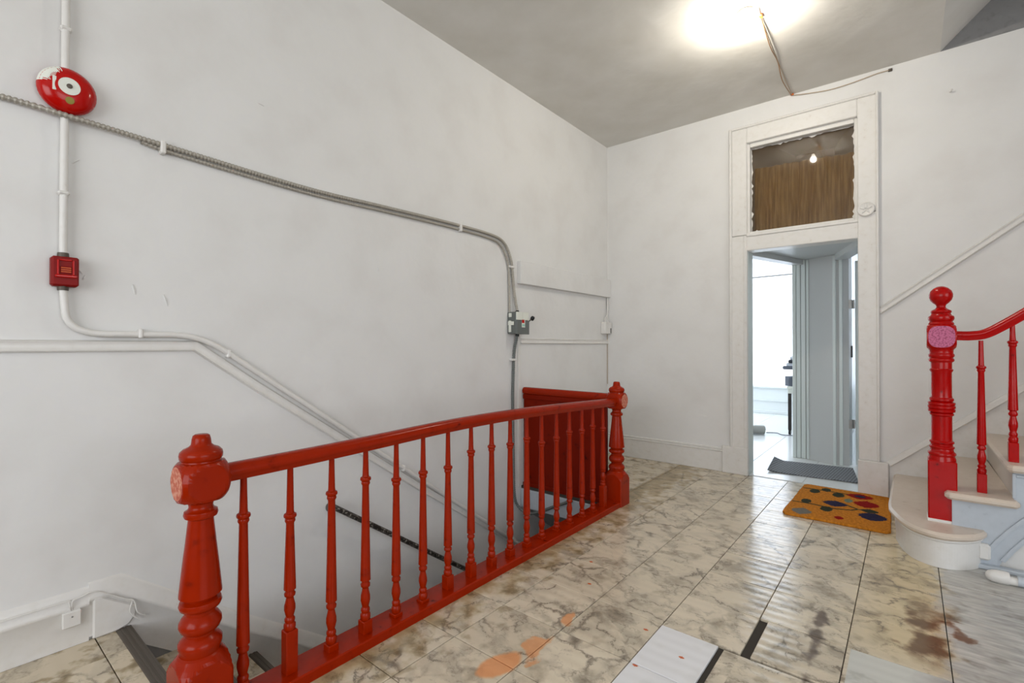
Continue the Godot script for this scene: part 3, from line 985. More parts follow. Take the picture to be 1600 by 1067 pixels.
	mb.bx(-1.5, -0.1, 2.25, 3.3, 6.0, 6.02)
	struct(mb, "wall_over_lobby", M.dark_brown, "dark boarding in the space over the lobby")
	# bright rooms
	mb = MB.new()
	for w in [[-4.7, -3.1], [-1.15, -0.45], [1.6, 3.3]]: mb.bx(w[0], w[1], -0.2, 3.5, 9.8, 10.0)
	for w in [[-3.1, -1.15], [-0.45, 1.6]]:
		mb.bx(w[0], w[1], -0.2, 0.5, 9.8, 10.0)
		mb.bx(w[0], w[1], 3.2, 3.5, 9.8, 10.0)
	struct(mb, "wall_far", M.room_paint, "window wall of the bright rooms behind the door")
	window("window_2", -3.1, -1.15, 0.5, 3.2, 9.9)
	window("window_3", -0.45, 1.6, 0.5, 3.2, 9.9)
	mb = MB.new()
	mb.bx(-4.6, -0.86, 0.0, 0.055, 9.775, 9.81, 0.004)
	mb.bx(-4.6, -0.86, 0.225, 0.25, 9.77, 9.81, 0.004)
	mb.bx(-4.6, -0.86, 0.47, 0.50, 9.73, 9.81, 0.004)
	struct(mb, "baseboard_far", M.room_paint, "white ledges under the curtain in the bright room")
	mb = MB.new()
	mb.bx(-4.8, -4.6, -0.2, 3.5, 5.0, 6.2)
	mb.bx(-4.8, -4.6, -0.2, 3.5, 9.3, 10.0)
	mb.bx(-4.8, -4.6, -0.2, 0.6, 6.2, 9.3)
	mb.bx(-4.8, -4.6, 3.0, 3.5, 6.2, 9.3)
	struct(mb, "wall_room_left", M.room_paint, "left wall of the bright room")
	mb = MB.new()
	mb.bx(3.2, 3.4, -0.2, 3.5, 5.2, 10.0)
	struct(mb, "wall_room_right", M.room_paint, "right wall of the right bright room")
	mb = MB.new()
	mb.bx(-4.8, 3.4, 3.3, 3.5, 5.2, 10.0)
	struct(mb, "ceiling_room", M.room_paint, "ceiling of the bright rooms")
	# inner door, standing open into the right room
	mb = MB.new()
	var dir := Vector2(0.90, 0.10).normalized()
	mb.xf = Transform3D(Basis(Vector3(dir.x, 0, -dir.y), Vector3.UP, Vector3(-dir.y, 0, -dir.x)), P(-0.438, 0, 6.13))
	mb.box(Vector3(0.40, 1.065, 0.0), Vector3(0.78, 2.11, 0.04), 0.004)
	for yy in [0.45, 1.15, 1.75]: mb.box(Vector3(0.40, yy, -0.021), Vector3(0.5, 0.42, 0.006), 0.004)
	var leaf := thing("inner_door", "pale mint door standing open in the right inner doorway", "door", P(-0.438, 0, 6.13))
	put(mb, "leaf", M.mint_paint, leaf)
	for yy in [0.43, 1.67]:
		mb = MB.new()
		mb.lathe(P(-0.452, yy - 0.045, 6.105), [Vector2(0, 0), Vector2(0.008, 0.0), Vector2(0.008, 0.09), Vector2(0, 0.09)], 8)
		mb.bx(-0.480, -0.452, yy - 0.045, yy + 0.045, 6.064, 6.070)
		mb.bx(-0.452, -0.43, yy - 0.045, yy + 0.045, 6.103, 6.107)
		put(mb, "hinge", M.steel_dull, leaf)
	mb = MB.new()
	mb.bx(-0.465, -0.448, 1.12, 1.24, 6.085, 6.10, 0.003)
	put(mb, "latch_plate", M.black_plastic, leaf)

# ---------------------------------------------------------------- balustrades
func newel(parent: Node, x: float, f: float, worn_face: Vector3) -> void:
	var mb := MB.new()
	var o := P(x, 0, f)
	# the square base is turned away at its top corners to meet the shaft
	mb.turned_prism(o, 0.0745, [[0.0, 0.0], [0.0, 0.103], [0.185, 0.103], [0.200, 0.1005], [0.215, 0.095], [0.228, 0.087], [0.240, 0.078], [0.250, 0.070], [0.258, 0.064], [0.263, 0.058]], 64)
	var pr := [Vector2(0.05, 0.25), Vector2(0.058, 0.262), Vector2(0.057, 0.272), Vector2(0.062, 0.282), Vector2(0.062, 0.297), Vector2(0.054, 0.308),
		Vector2(0.042, 0.318), Vector2(0.043, 0.326), Vector2(0.055, 0.335), Vector2(0.061, 0.350), Vector2(0.060, 0.362), Vector2(0.052, 0.376), Vector2(0.043, 0.386), Vector2(0.044, 0.397), Vector2(0.057, 0.405), Vector2(0.061, 0.416),
		Vector2(0.058, 0.427), Vector2(0.046, 0.433), Vector2(0.048, 0.440), Vector2(0.061, 0.446), Vector2(0.0605, 0.455), Vector2(0.053, 0.53), Vector2(0.044, 0.61), Vector2(0.0365, 0.682), Vector2(0.036, 0.690), Vector2(0.046, 0.695),
		Vector2(0.049, 0.704), Vector2(0.047, 0.714), Vector2(0.038, 0.719), Vector2(0.034, 0.728), Vector2(0.036, 0.740), Vector2(0.050, 0.748), Vector2(0.06, 0.756)]
	mb.lathe(o, pr, 32)
	mb.turned_block(o + Vector3(0, 0.812, 0), Vector3(0.069, 0.062, 0.069), 0.090, 12)
	mb.lathe(o, [Vector2(0.0, 0.960), Vector2(0.018, 0.960), Vector2(0.024, 0.956), Vector2(0.027, 0.945), Vector2(0.029, 0.928), Vector2(0.036, 0.921), Vector2(0.050, 0.915), Vector2(0.060, 0.905), Vector2(0.062, 0.896), Vector2(0.061, 0.884), Vector2(0.056, 0.878), Vector2(0.058, 0.868), Vector2(0.05, 0.86)], 32)
	var p := put(mb, "newel_post", M.red_paint, parent, o)
	var k := MB.new()
	var bz := Basis(Vector3.UP.cross(worn_face), worn_face, Vector3.UP) if absf(worn_face.y) < 0.5 else Basis()
	k.xf = Transform3D(bz, o + Vector3(0, 0.812, 0) + worn_face * 0.0685)
	k.lathe(Vector3.ZERO, [Vector2(0.053, 0.0), Vector2(0.052, 0.0014), Vector2(0.0, 0.0016)], 28)
	put(k, "worn_face", M.worn_primer, p).set_meta("label", "bare patch worn through the red paint")

func baluster(parent: Node, x: float, f: float, y0: float, yb: float, yt: float, yr: float, y1: float, m: Material, sq := 0.044) -> void:
	var mb := MB.new()
	var o := P(x, 0, f)
	mb.box(o + Vector3(0, (y0 + yb) / 2 - 0.001, 0), Vector3(sq, maxf(yb - y0, 0.012), sq), 0.003)
	var g := yt - yb   # from the square up to the foot of the long taper
	var pr := [Vector2(0.019, yb), Vector2(0.021, yb + g * 0.05), Vector2(0.021, yb + g * 0.13), Vector2(0.016, yb + g * 0.18), Vector2(0.0185, yb + g * 0.22), Vector2(0.0185, yb + g * 0.27), Vector2(0.0135, yb + g * 0.32),
		Vector2(0.0165, yb + g * 0.40), Vector2(0.0200, yb + g * 0.50), Vector2(0.0195, yb + g * 0.60), Vector2(0.0150, yb + g * 0.72), Vector2(0.0128, yb + g * 0.80), Vector2(0.0190, yb + g * 0.84), Vector2(0.0200, yb + g * 0.90), Vector2(0.0150, yb + g * 0.95), Vector2(0.0155, yb + g * 0.975),
		Vector2(0.0215, yt), Vector2(0.0212, yt + 0.012), Vector2(lerpf(0.0212, 0.0135, 0.5), lerpf(yt, yr, 0.5)), Vector2(0.0140, yr - 0.03), Vector2(0.0150, yr - 0.026), Vector2(0.0185, yr - 0.020), Vector2(0.0178, yr - 0.012), Vector2(0.0165, yr - 0.010), Vector2(0.0220, yr - 0.005), Vector2(0.0228, yr), Vector2(0.0215, yr + 0.006), Vector2(0.0145, yr + 0.010),
		Vector2(0.0132, yr + 0.02), Vector2(lerpf(0.0132, 0.0105, 0.6), lerpf(yr, y1, 0.6)), Vector2(0.0105, y1)]
	mb.lathe(o, pr, 16)
	put(mb, "baluster", m, parent, P(x, y0, f))

func build_balustrade() -> void:
	var b := thing("landing_balustrade", "orange-red wooden balustrade with turned balusters guarding the stairwell", "balustrade", P(-1.78, 0, 2.0))
	newel(b, -1.78, 0.575, Vector3(0, 0, 1))
	newel(b, -1.785, 3.475, Vector3(1, 0, 0))
	var under := [Vector2(0.64, 0.792), Vector2(0.95, 0.797), Vector2(1.28, 0.806), Vector2(1.65, 0.817), Vector2(2.0, 0.819), Vector2(2.4, 0.812), Vector2(3.0, 0.792), Vector2(3.42, 0.776)]
	var pts := []
	for q in under: pts.append(P(-1.78, q.y, q.x))
	pts = curve(pts, 4)
	var mb := MB.new()
	mb.sweep(pts, sec([-0.022, 0, 0.022, 0, 0.026, 0.006, 0.026, 0.014, 0.031, 0.018, 0.034, 0.026, 0.034, 0.034, 0.030, 0.045, 0.022, 0.053, 0.010, 0.058, -0.010, 0.058, -0.022, 0.053, -0.030, 0.045, -0.034, 0.034, -0.034, 0.026, -0.031, 0.018, -0.026, 0.014, -0.026, 0.006]), Vector3.UP, true)
	put(mb, "handrail", M.red_paint, b, P(-1.78, 0.8, 2.0))
	mb = MB.new()
	mb.bx(-1.850, -1.718, -0.012, 0.040, 0.62, 3.42, 0.005)
	put(mb, "base_rail", M.red_paint, b, P(-1.78, 0, 2.0))
	var yu := func(f: float) -> float:
		for i in under.size() - 1:
			if f <= under[i + 1].x: return lerpf(under[i].y, under[i + 1].y, (f - under[i].x) / (under[i + 1].x - under[i].x))
		return 0.78
	# place along the rail, ring, foot of the taper, top of the square: each baluster was cut to its own height
	for q in [[0.705, 0.661, 0.220, 0.066], [0.868, 0.617, 0.345, 0.197], [1.035, 0.660, 0.233, 0.068], [1.191, 0.684, 0.258, 0.093], [1.349, 0.646, 0.223, 0.056], [1.504, 0.646, 0.215, 0.054], [1.664, 0.639, 0.252, 0.107], [1.828, 0.690, 0.265, 0.111], [1.990, 0.690, 0.263, 0.086],
		[2.150, 0.678, 0.241, 0.081], [2.307, 0.687, 0.233, 0.068], [2.460, 0.638, 0.193, 0.055], [2.625, 0.644, 0.201, 0.055], [2.780, 0.662, 0.215, 0.055], [2.942, 0.649, 0.208, 0.056], [3.092, 0.660, 0.212, 0.055], [3.244, 0.623, 0.321, 0.195]]:
		baluster(b, -1.78, q[0], 0.039, q[3], q[2], q[1], yu.call(q[0]) + 0.004, M.red_paint)
	# boarded end of the well
	var e := thing("end_panel", "red boarded panel, shade put into its colour, with a rounded cap closing the stairwell's far end", "panel", P(-2.27, -0.03, 3.46))
	mb = MB.new()
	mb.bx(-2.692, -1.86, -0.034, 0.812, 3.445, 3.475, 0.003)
	put(mb, "panel_board", M.shaded_red_paint, e)
	mb = MB.new()
	var cap := []
	for i in 9: cap.append(P(lerpf(-2.692, -1.83, i / 8.0), 0.812 - 0.004 * i / 8.0, 3.46))
	mb.sweep(cap, sec([-0.025, 0, 0.025, 0, 0.032, 0.01, 0.036, 0.028, 0.03, 0.045, 0.015, 0.056, -0.015, 0.056, -0.03, 0.045, -0.036, 0.028, -0.032, 0.01]), Vector3.UP, true)
	put(mb, "cap_rail", M.red_paint, e)
	mb = MB.new()
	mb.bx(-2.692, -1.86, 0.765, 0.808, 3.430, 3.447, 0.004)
	put(mb, "edge_strip", M.shaded_red_paint, e)
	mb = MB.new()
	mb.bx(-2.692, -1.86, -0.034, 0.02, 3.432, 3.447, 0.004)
	put(mb, "edge_strip", M.shaded_red_paint, e)

func build_steps_down() -> void:
	var s := thing("descending_stair", "tiled stair with dark metal nosings going down beside the left wall", "stair", P(-2.27, 0, 0.585))
	for k in range(0, 13):
		var y := -0.19 * k
		var f1 := 0.585 + 0.27 * k
		var f0 := f1 - 0.27
		var mb := MB.new()
		if k > 0:
			mb.bx(-2.688, -1.852, y - 0.05, y - 0.004, f0 - 0.02, f1 + 0.005, 0.003)
			put(mb, "tread", M.grout, s)
			for i in 3:
				var x0 := [-2.686, -2.42, -2.10][i] as float
				var x1 := [-2.42, -2.10, -1.852][i] as float
				mb = MB.new()
				mb.bx(x0 + 0.001, x1 - 0.001, y - 0.006, y, f0 + 0.002, f1 - 0.035, 0.001)
				mb.planar(P(FX0, 0, FF1 - 0.4 * k), Vector3(FW, 0, 0), Vector3(0, 0, FH))
				put(mb, "tile", M.marbled_tile, s)
		mb = MB.new()
		mb.bx(-2.688, -1.852, y - 0.19, y - 0.012, f1 - 0.03, f1 - 0.012)
		put(mb, "riser", M.grey_paint, s)
		mb = MB.new()
		mb.bx(-2.688, -1.852, y - 0.028, y + 0.004, f1 - 0.034 - (0.012 if k == 0 else 0.0), f1 + 0.010, 0.003)
		mb.bx(-2.686, -1.854, y + 0.003, y + 0.0065, f1 - 0.012, f1 - 0.002, 0.001)
		mb.bx(-2.686, -1.854, y + 0.003, y + 0.0065, f1 - 0.030, f1 - 0.022, 0.001)
		put(mb, "nosing_strip", M.dark_metal, s)
	# black pipe handrail on the wall
	var h := thing("pipe_handrail", "black pipe handrail with chipped paint sloping down the stairwell wall", "handrail", P(-2.63, 0.285, 1.55))
	var mb := MB.new()
	var a := P(-2.63, 0.305, 1.525)
	var z := P(-2.63, -1.75, 4.5)
	mb.tube([a, z], 0.0165, Vector3.RIGHT, 14)
	put(mb, "pipe", M.chipped_black, h)
	mb = MB.new()
	mb.tube(curve([P(-2.70, 0.275, 1.56), P(-2.655, 0.278, 1.562), P(-2.63, 0.290, 1.548)], 5), 0.010, Vector3.UP, 8)
	mb.xf = Transform3D(Basis(Vector3.UP, Vector3.RIGHT, Vector3.FORWARD), P(-2.70, 0.275, 1.56))
	mb.lathe(Vector3.ZERO, [Vector2(0.03, 0), Vector2(0.03, 0.004), Vector2(0.0, 0.008)], 14)
	put(mb, "bracket", M.steel_dull, h)
	mb = MB.new()
	mb.tube(curve([P(-2.70, -0.62, 2.84), P(-2.655, -0.62, 2.84), P(-2.63, -0.605, 2.845)], 5), 0.010, Vector3.UP, 8)
	put(mb, "bracket", M.steel_dull, h)

func build_stair_up() -> void:
	var s := thing("white_stair", "painted stair with rounded first step climbing along the back wall", "stair", P(0.1, 0, 4.3))
	var RISE := 0.195
	var RUN := 0.255
	var flat3 := Transform3D(Basis(Vector3.RIGHT, Vector3(0, 0, -1), Vector3.UP), Vector3.ZERO)
	var out := [Vector2(-0.098, 5.02), Vector2(-0.106, 4.5), Vector2(-0.110, 4.1), Vector2(-0.106, 3.98), Vector2(-0.082, 3.869), Vector2(-0.048, 3.752), Vector2(-0.005, 3.663), Vector2(0.048, 3.610), Vector2(0.106, 3.585), Vector2(0.160, 3.586), Vector2(0.212, 3.610), Vector2(0.268, 3.655), Vector2(0.309, 3.712), Vector2(0.333, 3.775), Vector2(0.330, 3.83), Vector2(0.30, 3.86), Vector2(0.30, 5.02)]
	var dense := [out[0], out[1], out[2]]
	for i in range(3, 14):
		for k in 4: dense.append(out[i].cubic_interpolate(out[i + 1], out[i - 1], out[mini(i + 2, 15)], k / 4.0))
	dense.append_array([out[14], out[15], out[16]])
	out = dense
	var rs := PackedVector2Array()
	for q in out:
		var c := Vector2(0.14, 4.1)
		var q2: Vector2 = q
		if q.y < 5.0: q2 = q + (c - q).normalized() * 0.04
		else: q2 = Vector2(q.x + (0.03 if q.x < 0 else -0.01), q.y)
		rs.append(q2)
	var mb := MB.new()
	mb.xf = flat3
	mb.extrude(PackedVector2Array(out), 0.165, 0.205, 0.014)
	put(mb, "tread", M.tread_paint, s)
	mb = MB.new()
	mb.xf = flat3
	mb.extrude(rs, 0.0, 0.166, 0.0)
	put(mb, "riser", M.trim_paint, s)
	mb = MB.new()
	var cv := []
	for i in range(2, rs.size() - 2): cv.append(P(rs[i].x, 0.155, rs[i].y))
	mb.tube(cv, 0.011, Vector3.UP, 8)
	put(mb, "cove_strip", M.trim_paint, s)
	var prof := PackedVector2Array()
	for k in range(2, 16):
		var x0 := -0.098 + RUN * (k - 1)
		var y := 0.205 + RISE * (k - 1)
		var x1 := x0 + RUN
		mb = MB.new()
		mb.xf = flat3
		var side := 3.745
		mb.extrude(PackedVector2Array([Vector2(x0, 5.02), Vector2(x0, side + 0.02), Vector2(x0 + 0.02, side), Vector2(x1 + 0.035, side), Vector2(x1 + 0.05, side + 0.015), Vector2(x1 + 0.05, 3.8), Vector2(x1 + 0.04, 5.02)]), y - 0.04, y, 0.013)
		put(mb, "tread", M.tread_paint, s)
		mb = MB.new()
		mb.bx(x0 + 0.034, x0 + 0.05, y - RISE - 0.0, y - 0.038, 3.82, 5.02)
		put(mb, "riser", M.riser_paint, s)
		prof.append(Vector2(x0 + 0.03, y - RISE - (0.0 if k > 2 else 0.2)))
		prof.append(Vector2(x0 + 0.03, y - 0.04))
	# stringer face with an arched lower edge
	var c0 := Vector2(1.362, -0.464)
	var poly := PackedVector2Array(prof)
	poly[0] = Vector2(0.19, 0.0)
	poly[1] = Vector2(0.19, 0.36)
	poly.append(Vector2(3.72, 2.86))
	poly.append(Vector2(3.72, 0.0))
	poly.append(Vector2(2.36, 0.0))
	for i in 25:
		var a := lerpf(0.45, PI - 0.41, i / 24.0)
		var q := c0 + Vector2(cos(a), sin(a)) * 1.095
		if q.y > 0.0: poly.append(q)
	poly.append(Vector2(0.372, 0.0))
	mb = MB.new()
	mb.extrude(poly, -3.84, -3.80, 0.0)
	put(mb, "stringer", M.pale_grey_paint, s)
	mb = MB.new()
	var under := PackedVector2Array()
	for i in 25:
		var a := lerpf(0.44, PI - 0.41, i / 24.0)
		var q := c0 + Vector2(cos(a), sin(a)) * 1.12
		if q.y > 0.004: under.append(q)
	under.append(Vector2(under[under.size() - 1].x, 0.0))
	under.append(Vector2(under[0].x, 0.0))
	mb.extrude(under, -3.88, -3.845, 0.0)
	put(mb, "arch_panel", M.trim_paint, s)
	for r in [1.095, 1.165]:
		mb = MB.new()
		var ap := []
		for i in 33:
			var a := lerpf(0.45, PI - 0.42, i / 32.0)
			var q: Vector2 = c0 + Vector2(cos(a), sin(a)) * r
			if q.y > 0.006: ap.append(P(q.x, q.y, 3.80))
		mb.sweep(ap, sec([-0.012, 0, 0.012, 0, 0.010, 0.008, 0.0, 0.012, -0.010, 0.008]), Vector3.BACK, true)
		put(mb, "arch_moulding", M.pale_grey_paint, s)
	mb = MB.new()   # scroll cut under the third tread
	var sp := []
	for i in 40:
		var a := i * 0.28
		var r := 0.060 * exp(-a * 0.10)
		sp.append(P(0.60 + cos(a) * r, 0.455 + sin(a) * r * 0.8, 3.80))
	mb.sweep(sp, sec([-0.005, 0, 0.005, 0, 0.0, 0.006]), Vector3.BACK, true)
	mb.bx(0.435, 0.45, 0.41, 0.545, 3.79, 3.801, 0.002)
	mb.bx(0.45, 0.70, 0.525, 0.54, 3.788, 3.801, 0.003)
	put(mb, "scroll", M.pale_grey_paint, s)
	mb = MB.new()
	mb.bx(0.292, 0.348, 0.045, 0.135, 3.765, 3.81, 0.012)
	mb.bx(0.27, 0.292, 0.03, 0.125, 3.785, 3.81, 0.003)
	put(mb, "corner_block", M.trim_paint, s)
	mb = MB.new()
	mb.bx(0.22, 2.6, -0.002, 0.022, 3.755, 3.81, 0.006)
	put(mb, "foot_moulding", M.pale_grey_paint, s)
	# skirt board up the back wall
	mb = MB.new()
	mb.extrude(PackedVector2Array([Vector2(-0.128, 0.0), Vector2(-0.128, 0.262), Vector2(0.635, 0.925), Vector2(3.6, 3.40), Vector2(3.6, 2.6), Vector2(0.4, 0.0)]), -5.03, -5.012, 0.0)
	put(mb, "skirt_board", M.trim_paint, s)
	mb = MB.new()
	mb.sweep([P(-0.128, 0.268, 5.012), P(0.635, 0.932, 5.012), P(3.6, 3.41, 5.012)], sec([0.016, -0.016, 0.016, 0.012, 0.008, 0.018, -0.006, 0.008, -0.03, 0.006, -0.03, -0.016]), Vector3.BACK, true)
	put(mb, "skirt_moulding", M.trim_paint, s)

	# newel, handrail and balusters of this stair
	var b := thing("stair_balustrade", "crimson stair balustrade with ball-topped newel standing on the rounded step", "balustrade", P(0.15, 0.205, 3.88))
	var o := P(0.15, 0, 3.875)
	mb = MB.new()
	mb.box(o + Vector3(0, 0.385, 0), Vector3(0.130, 0.36, 0.130), 0.006)
	mb.lathe(o, [Vector2(0.0655, 0.545), Vector2(0.064, 0.575), Vector2(0.060, 0.585), Vector2(0.060, 0.592), Vector2(0.065, 0.598), Vector2(0.064, 0.608), Vector2(0.055, 0.616), Vector2(0.053, 0.630), Vector2(0.058, 0.636), Vector2(0.058, 0.644), Vector2(0.051, 0.650), Vector2(0.051, 0.660), Vector2(0.057, 0.666), Vector2(0.057, 0.674), Vector2(0.049, 0.680),
		Vector2(0.048, 0.70), Vector2(0.048, 0.825), Vector2(0.056, 0.832), Vector2(0.056, 0.842), Vector2(0.050, 0.846), Vector2(0.062, 0.851), Vector2(0.063, 0.866), Vector2(0.059, 0.869), Vector2(0.064, 0.873), Vector2(0.064, 0.886), Vector2(0.059, 0.890), Vector2(0.063, 0.894), Vector2(0.063, 0.906), Vector2(0.050, 0.912), Vector2(0.056, 0.918), Vector2(0.056, 0.930), Vector2(0.049, 0.936),
		Vector2(0.0475, 0.95), Vector2(0.0475, 1.085), Vector2(0.053, 1.095), Vector2(0.055, 1.102), Vector2(0.049, 1.108), Vector2(0.049, 1.145), Vector2(0.058, 1.152), Vector2(0.060, 1.160), Vector2(0.057, 1.168), Vector2(0.053, 1.172), Vector2(0.060, 1.182), Vector2(0.060, 1.192), Vector2(0.055, 1.20), Vector2(0.056, 1.22), Vector2(0.062, 1.228)], 32)
	mb.turned_block(o + Vector3(0, 1.298, 0), Vector3(0.067, 0.072, 0.067), 0.094, 12)
	mb.lathe(o, [Vector2(0.0, 1.602), Vector2(0.018, 1.599), Vector2(0.036, 1.588), Vector2(0.049, 1.572), Vector2(0.055, 1.553), Vector2(0.055, 1.536), Vector2(0.049, 1.517), Vector2(0.036, 1.500), Vector2(0.024, 1.490), Vector2(0.021, 1.478), Vector2(0.026, 1.468), Vector2(0.034, 1.463), Vector2(0.047, 1.455), Vector2(0.049, 1.446), Vector2(0.044, 1.438), Vector2(0.048, 1.428), Vector2(0.059, 1.420), Vector2(0.061, 1.408), Vector2(0.058, 1.396), Vector2(0.052, 1.390), Vector2(0.060, 1.376), Vector2(0.055, 1.36)], 32)
	var nw := put(mb, "newel_post", M.crimson_paint, b, o + Vector3(0, 0.205, 0))
	mb = MB.new()
	mb.xf = Transform3D(Basis(Vector3.RIGHT, Vector3.UP, Vector3.BACK), o + Vector3(0, 1.298, 0.0665))
	var face := PackedVector2Array()
	for i in 28:
		var a := TAU * i / 28
		face.append(Vector2(signf(cos(a)) * pow(absf(cos(a)), 0.7) * 0.060, signf(sin(a)) * pow(absf(sin(a)), 0.7) * 0.064))
	mb.extrude(face, -0.001, 0.0018, 0.0008)
	put(mb, "worn_face", M.worn_pink, nw).set_meta("label", "pink patch where the red paint is gone")
	mb = MB.new()
	mb.box(o + Vector3(0, 0.211, 0), Vector3(0.138, 0.018, 0.138), 0.003)
	put(mb, "white_collar", M.trim_paint, nw).set_meta("label", "white paint edge round the foot")
	mb = MB.new()
	var hr := [P(0.21, 1.305, 3.88), P(0.28, 1.303, 3.88), P(0.345, 1.316, 3.88), P(0.433, 1.375, 3.88), P(0.51, 1.435, 3.88)]
	hr = curve(hr, 5)
	hr.append(P(3.4, 1.435 + 2.89 * RISE / RUN, 3.88))
	var hs := sec([-0.020, -0.027, 0.020, -0.027, 0.025, -0.018, 0.024, -0.008, 0.031, 0.0, 0.031, 0.010, 0.024, 0.021, 0.012, 0.027, -0.012, 0.027, -0.024, 0.021, -0.031, 0.010, -0.031, 0.0, -0.024, -0.008, -0.025, -0.018])
	mb.sweep(hr, hs, Vector3.UP, true)
	put(mb, "handrail", M.crimson_paint, b)
	for k in 22:
		var x := 0.322 + 0.128 * k
		var step := int(floor((x - 0.157 + 0.005) / RUN)) + 2
		var y0 := 0.205 + RISE * (step - 1)
		var y1 := (1.285 if k == 0 else 1.375 + (x - 0.45) * RISE / RUN) - 0.01
		if x > 3.35: break
		var h := y1 - y0
		baluster(b, x, 3.88, y0, y0 + 0.11, y0 + (0.275 if k % 2 == 0 else 0.29), y1 - (0.155 if k % 2 == 0 else 0.10), y1, M.crimson_paint, 0.042)

func build_wall_gear() -> void:
	var XL := -2.7
	# fire alarm bell
	var b := thing("alarm_bell", "domed red fire alarm bell with flaking paint high on the left wall", "alarm bell", P(XL, 2.293, 0.37))
	var out := Basis(Vector3(0, 0, 1), Vector3(1, 0, 0), Vector3(0, 1, 0))    # lathe axis y -> +x
	var mb := MB.new()
	mb.xf = Transform3D(out, P(XL + 0.02, 2.293, 0.37))
	mb.lathe(Vector3.ZERO, [Vector2(0.030, 0.0), Vector2(0.0925, 0.0), Vector2(0.0935, 0.006), Vector2(0.092, 0.016), Vector2(0.086, 0.029), Vector2(0.074, 0.041), Vector2(0.056, 0.049), Vector2(0.036, 0.053), Vector2(0.0, 0.0545)], 40)
	put(mb, "gong", M.alarm_red, b)
	mb = MB.new()
	mb.bx(XL, XL + 0.024, 2.243, 2.343, 0.32, 0.42, 0.004)
	put(mb, "back_box", M.trim_paint, b)
	mb = MB.new()
	mb.xf = Transform3D(out, P(XL + 0.0735, 2.298, 0.37))
	mb.lathe(Vector3.ZERO, [Vector2(0.034, -0.002), Vector2(0.034, 0.002), Vector2(0.0, 0.003)], 26)
	var hub := put(mb, "hub_plate", M.white_label, b)
	mb = MB.new()
	mb.xf = Transform3D(out, P(XL + 0.076, 2.298, 0.37))
	mb.lathe(Vector3.ZERO, [Vector2(0.010, 0.0), Vector2(0.009, 0.004), Vector2(0.005, 0.006), Vector2(0.0, 0.006)], 10)
	put(mb, "hub_nut", M.dark_metal, hub)
	mb = MB.new()
	mb.box(P(XL + 0.0695, 2.297, 0.326), Vector3(0.004, 0.056, 0.012), 0.0012)
	put(mb, "label_strip", M.white_label, b)
	mb = MB.new()
	mb.xf = Transform3D(out.rotated(Vector3(0, 0, 1), -0.25), P(XL + 0.069, 2.243, 0.372))
	mb.lathe(Vector3.ZERO, [Vector2(0.014, -0.002), Vector2(0.014, 0.0024), Vector2(0.0, 0.003)], 16)
	put(mb, "round_sticker", M.yellow_sticker, b)
	mb = MB.new()   # bare patch where the paint has flaked
	var rng := RandomNumberGenerator.new()
	rng.seed = 8
	var dome := func(r: float) -> float:
		var pf := [[0.0, 0.0545], [0.036, 0.053], [0.056, 0.049], [0.074, 0.041], [0.086, 0.029], [0.092, 0.016], [0.0935, 0.006]]
		for i in pf.size() - 1:
			if r <= pf[i + 1][0]: return lerpf(pf[i][1], pf[i + 1][1], (r - pf[i][0]) / (pf[i + 1][0] - pf[i][0]))
		return 0.006
	for i in 26:
		var a0 := deg_to_rad(108 + i * 2.6)
		var a1 := deg_to_rad(108 + (i + 1) * 2.6)
		var r0 := 0.052 + 0.014 * absf(sin(i * 1.7)) + (0.012 if i < 4 or i > 22 else 0.0)
		var pr := []
		for r in [r0, 0.072, 0.082, 0.089, 0.0925]:
			for a in [a0, a1]:
				pr.append(P(XL + 0.0208 + dome.call(maxf(r, r0)), 2.293 + sin(a) * maxf(r, r0) * 1.006, 0.37 + cos(a) * maxf(r, r0) * 1.006))
		for q in 4: mb.out4(pr[q * 2], pr[q * 2 + 1], pr[q * 2 + 3], pr[q * 2 + 2], P(XL, 2.293, 0.37))
	put(mb, "bare_patch", M.white_label, b)
	# manual call point
	var c := thing("pull_station", "red fire alarm pull station box on the left wall below the bell", "fire alarm", P(XL, 1.49, 0.366))
	mb = MB.new()
	mb.bx(XL, XL + 0.046, 1.488, 1.610, 0.322, 0.408, 0.008)
	put(mb, "box", M.dull_red, c)
	mb = MB.new()
	mb.bx(XL + 0.044, XL + 0.056, 1.49, 1.608, 0.324, 0.406, 0.006)
	put(mb, "cover", M.dull_red, c)
	mb = MB.new()
	mb.bx(XL + 0.054, XL + 0.064, 1.532, 1.595, 0.338, 0.345, 0.003)
	mb.bx(XL + 0.054, XL + 0.064, 1.532, 1.595, 0.385, 0.392, 0.003)
	mb.bx(XL + 0.054, XL + 0.066, 1.522, 1.534, 0.332, 0.400, 0.004)
	mb.bx(XL + 0.054, XL + 0.062, 1.590, 1.597, 0.345, 0.385, 0.003)
	put(mb, "handle_guard", M.alarm_red, c)
	mb = MB.new()
	mb.bx(XL + 0.055, XL + 0.060, 1.538, 1.568, 0.348, 0.383, 0.002)
	put(mb, "handle", M.dull_red, c)
	mb = MB.new()
	for i in 3: mb.bx(XL + 0.0598, XL + 0.0606, 1.561 - i * 0.008, 1.5635 - i * 0.008, 0.350, 0.381)
	put(mb, "worn_lettering", M.orange_tag, c)
	# white conduit with straps
	var w := thing("white_conduit", "white painted conduit running down from the bell and along the stairwell", "conduit", P(XL + 0.02, 1.3, 0.37))
	mb = MB.new()
	var pth := [P(XL + 0.022, 3.54, 0.368), P(XL + 0.022, 1.608, 0.361)]
	mb.tube(pth, 0.0135, Vector3.RIGHT, 12)
	var low := arc_corner([P(XL + 0.022, 1.49, 0.361), P(XL + 0.022, 1.296, 0.375), P(XL + 0.022, 1.298, 0.86), P(XL + 0.022, -0.54, 3.40), P(XL + 0.022, -1.6, 4.9)], 0.13, 8)
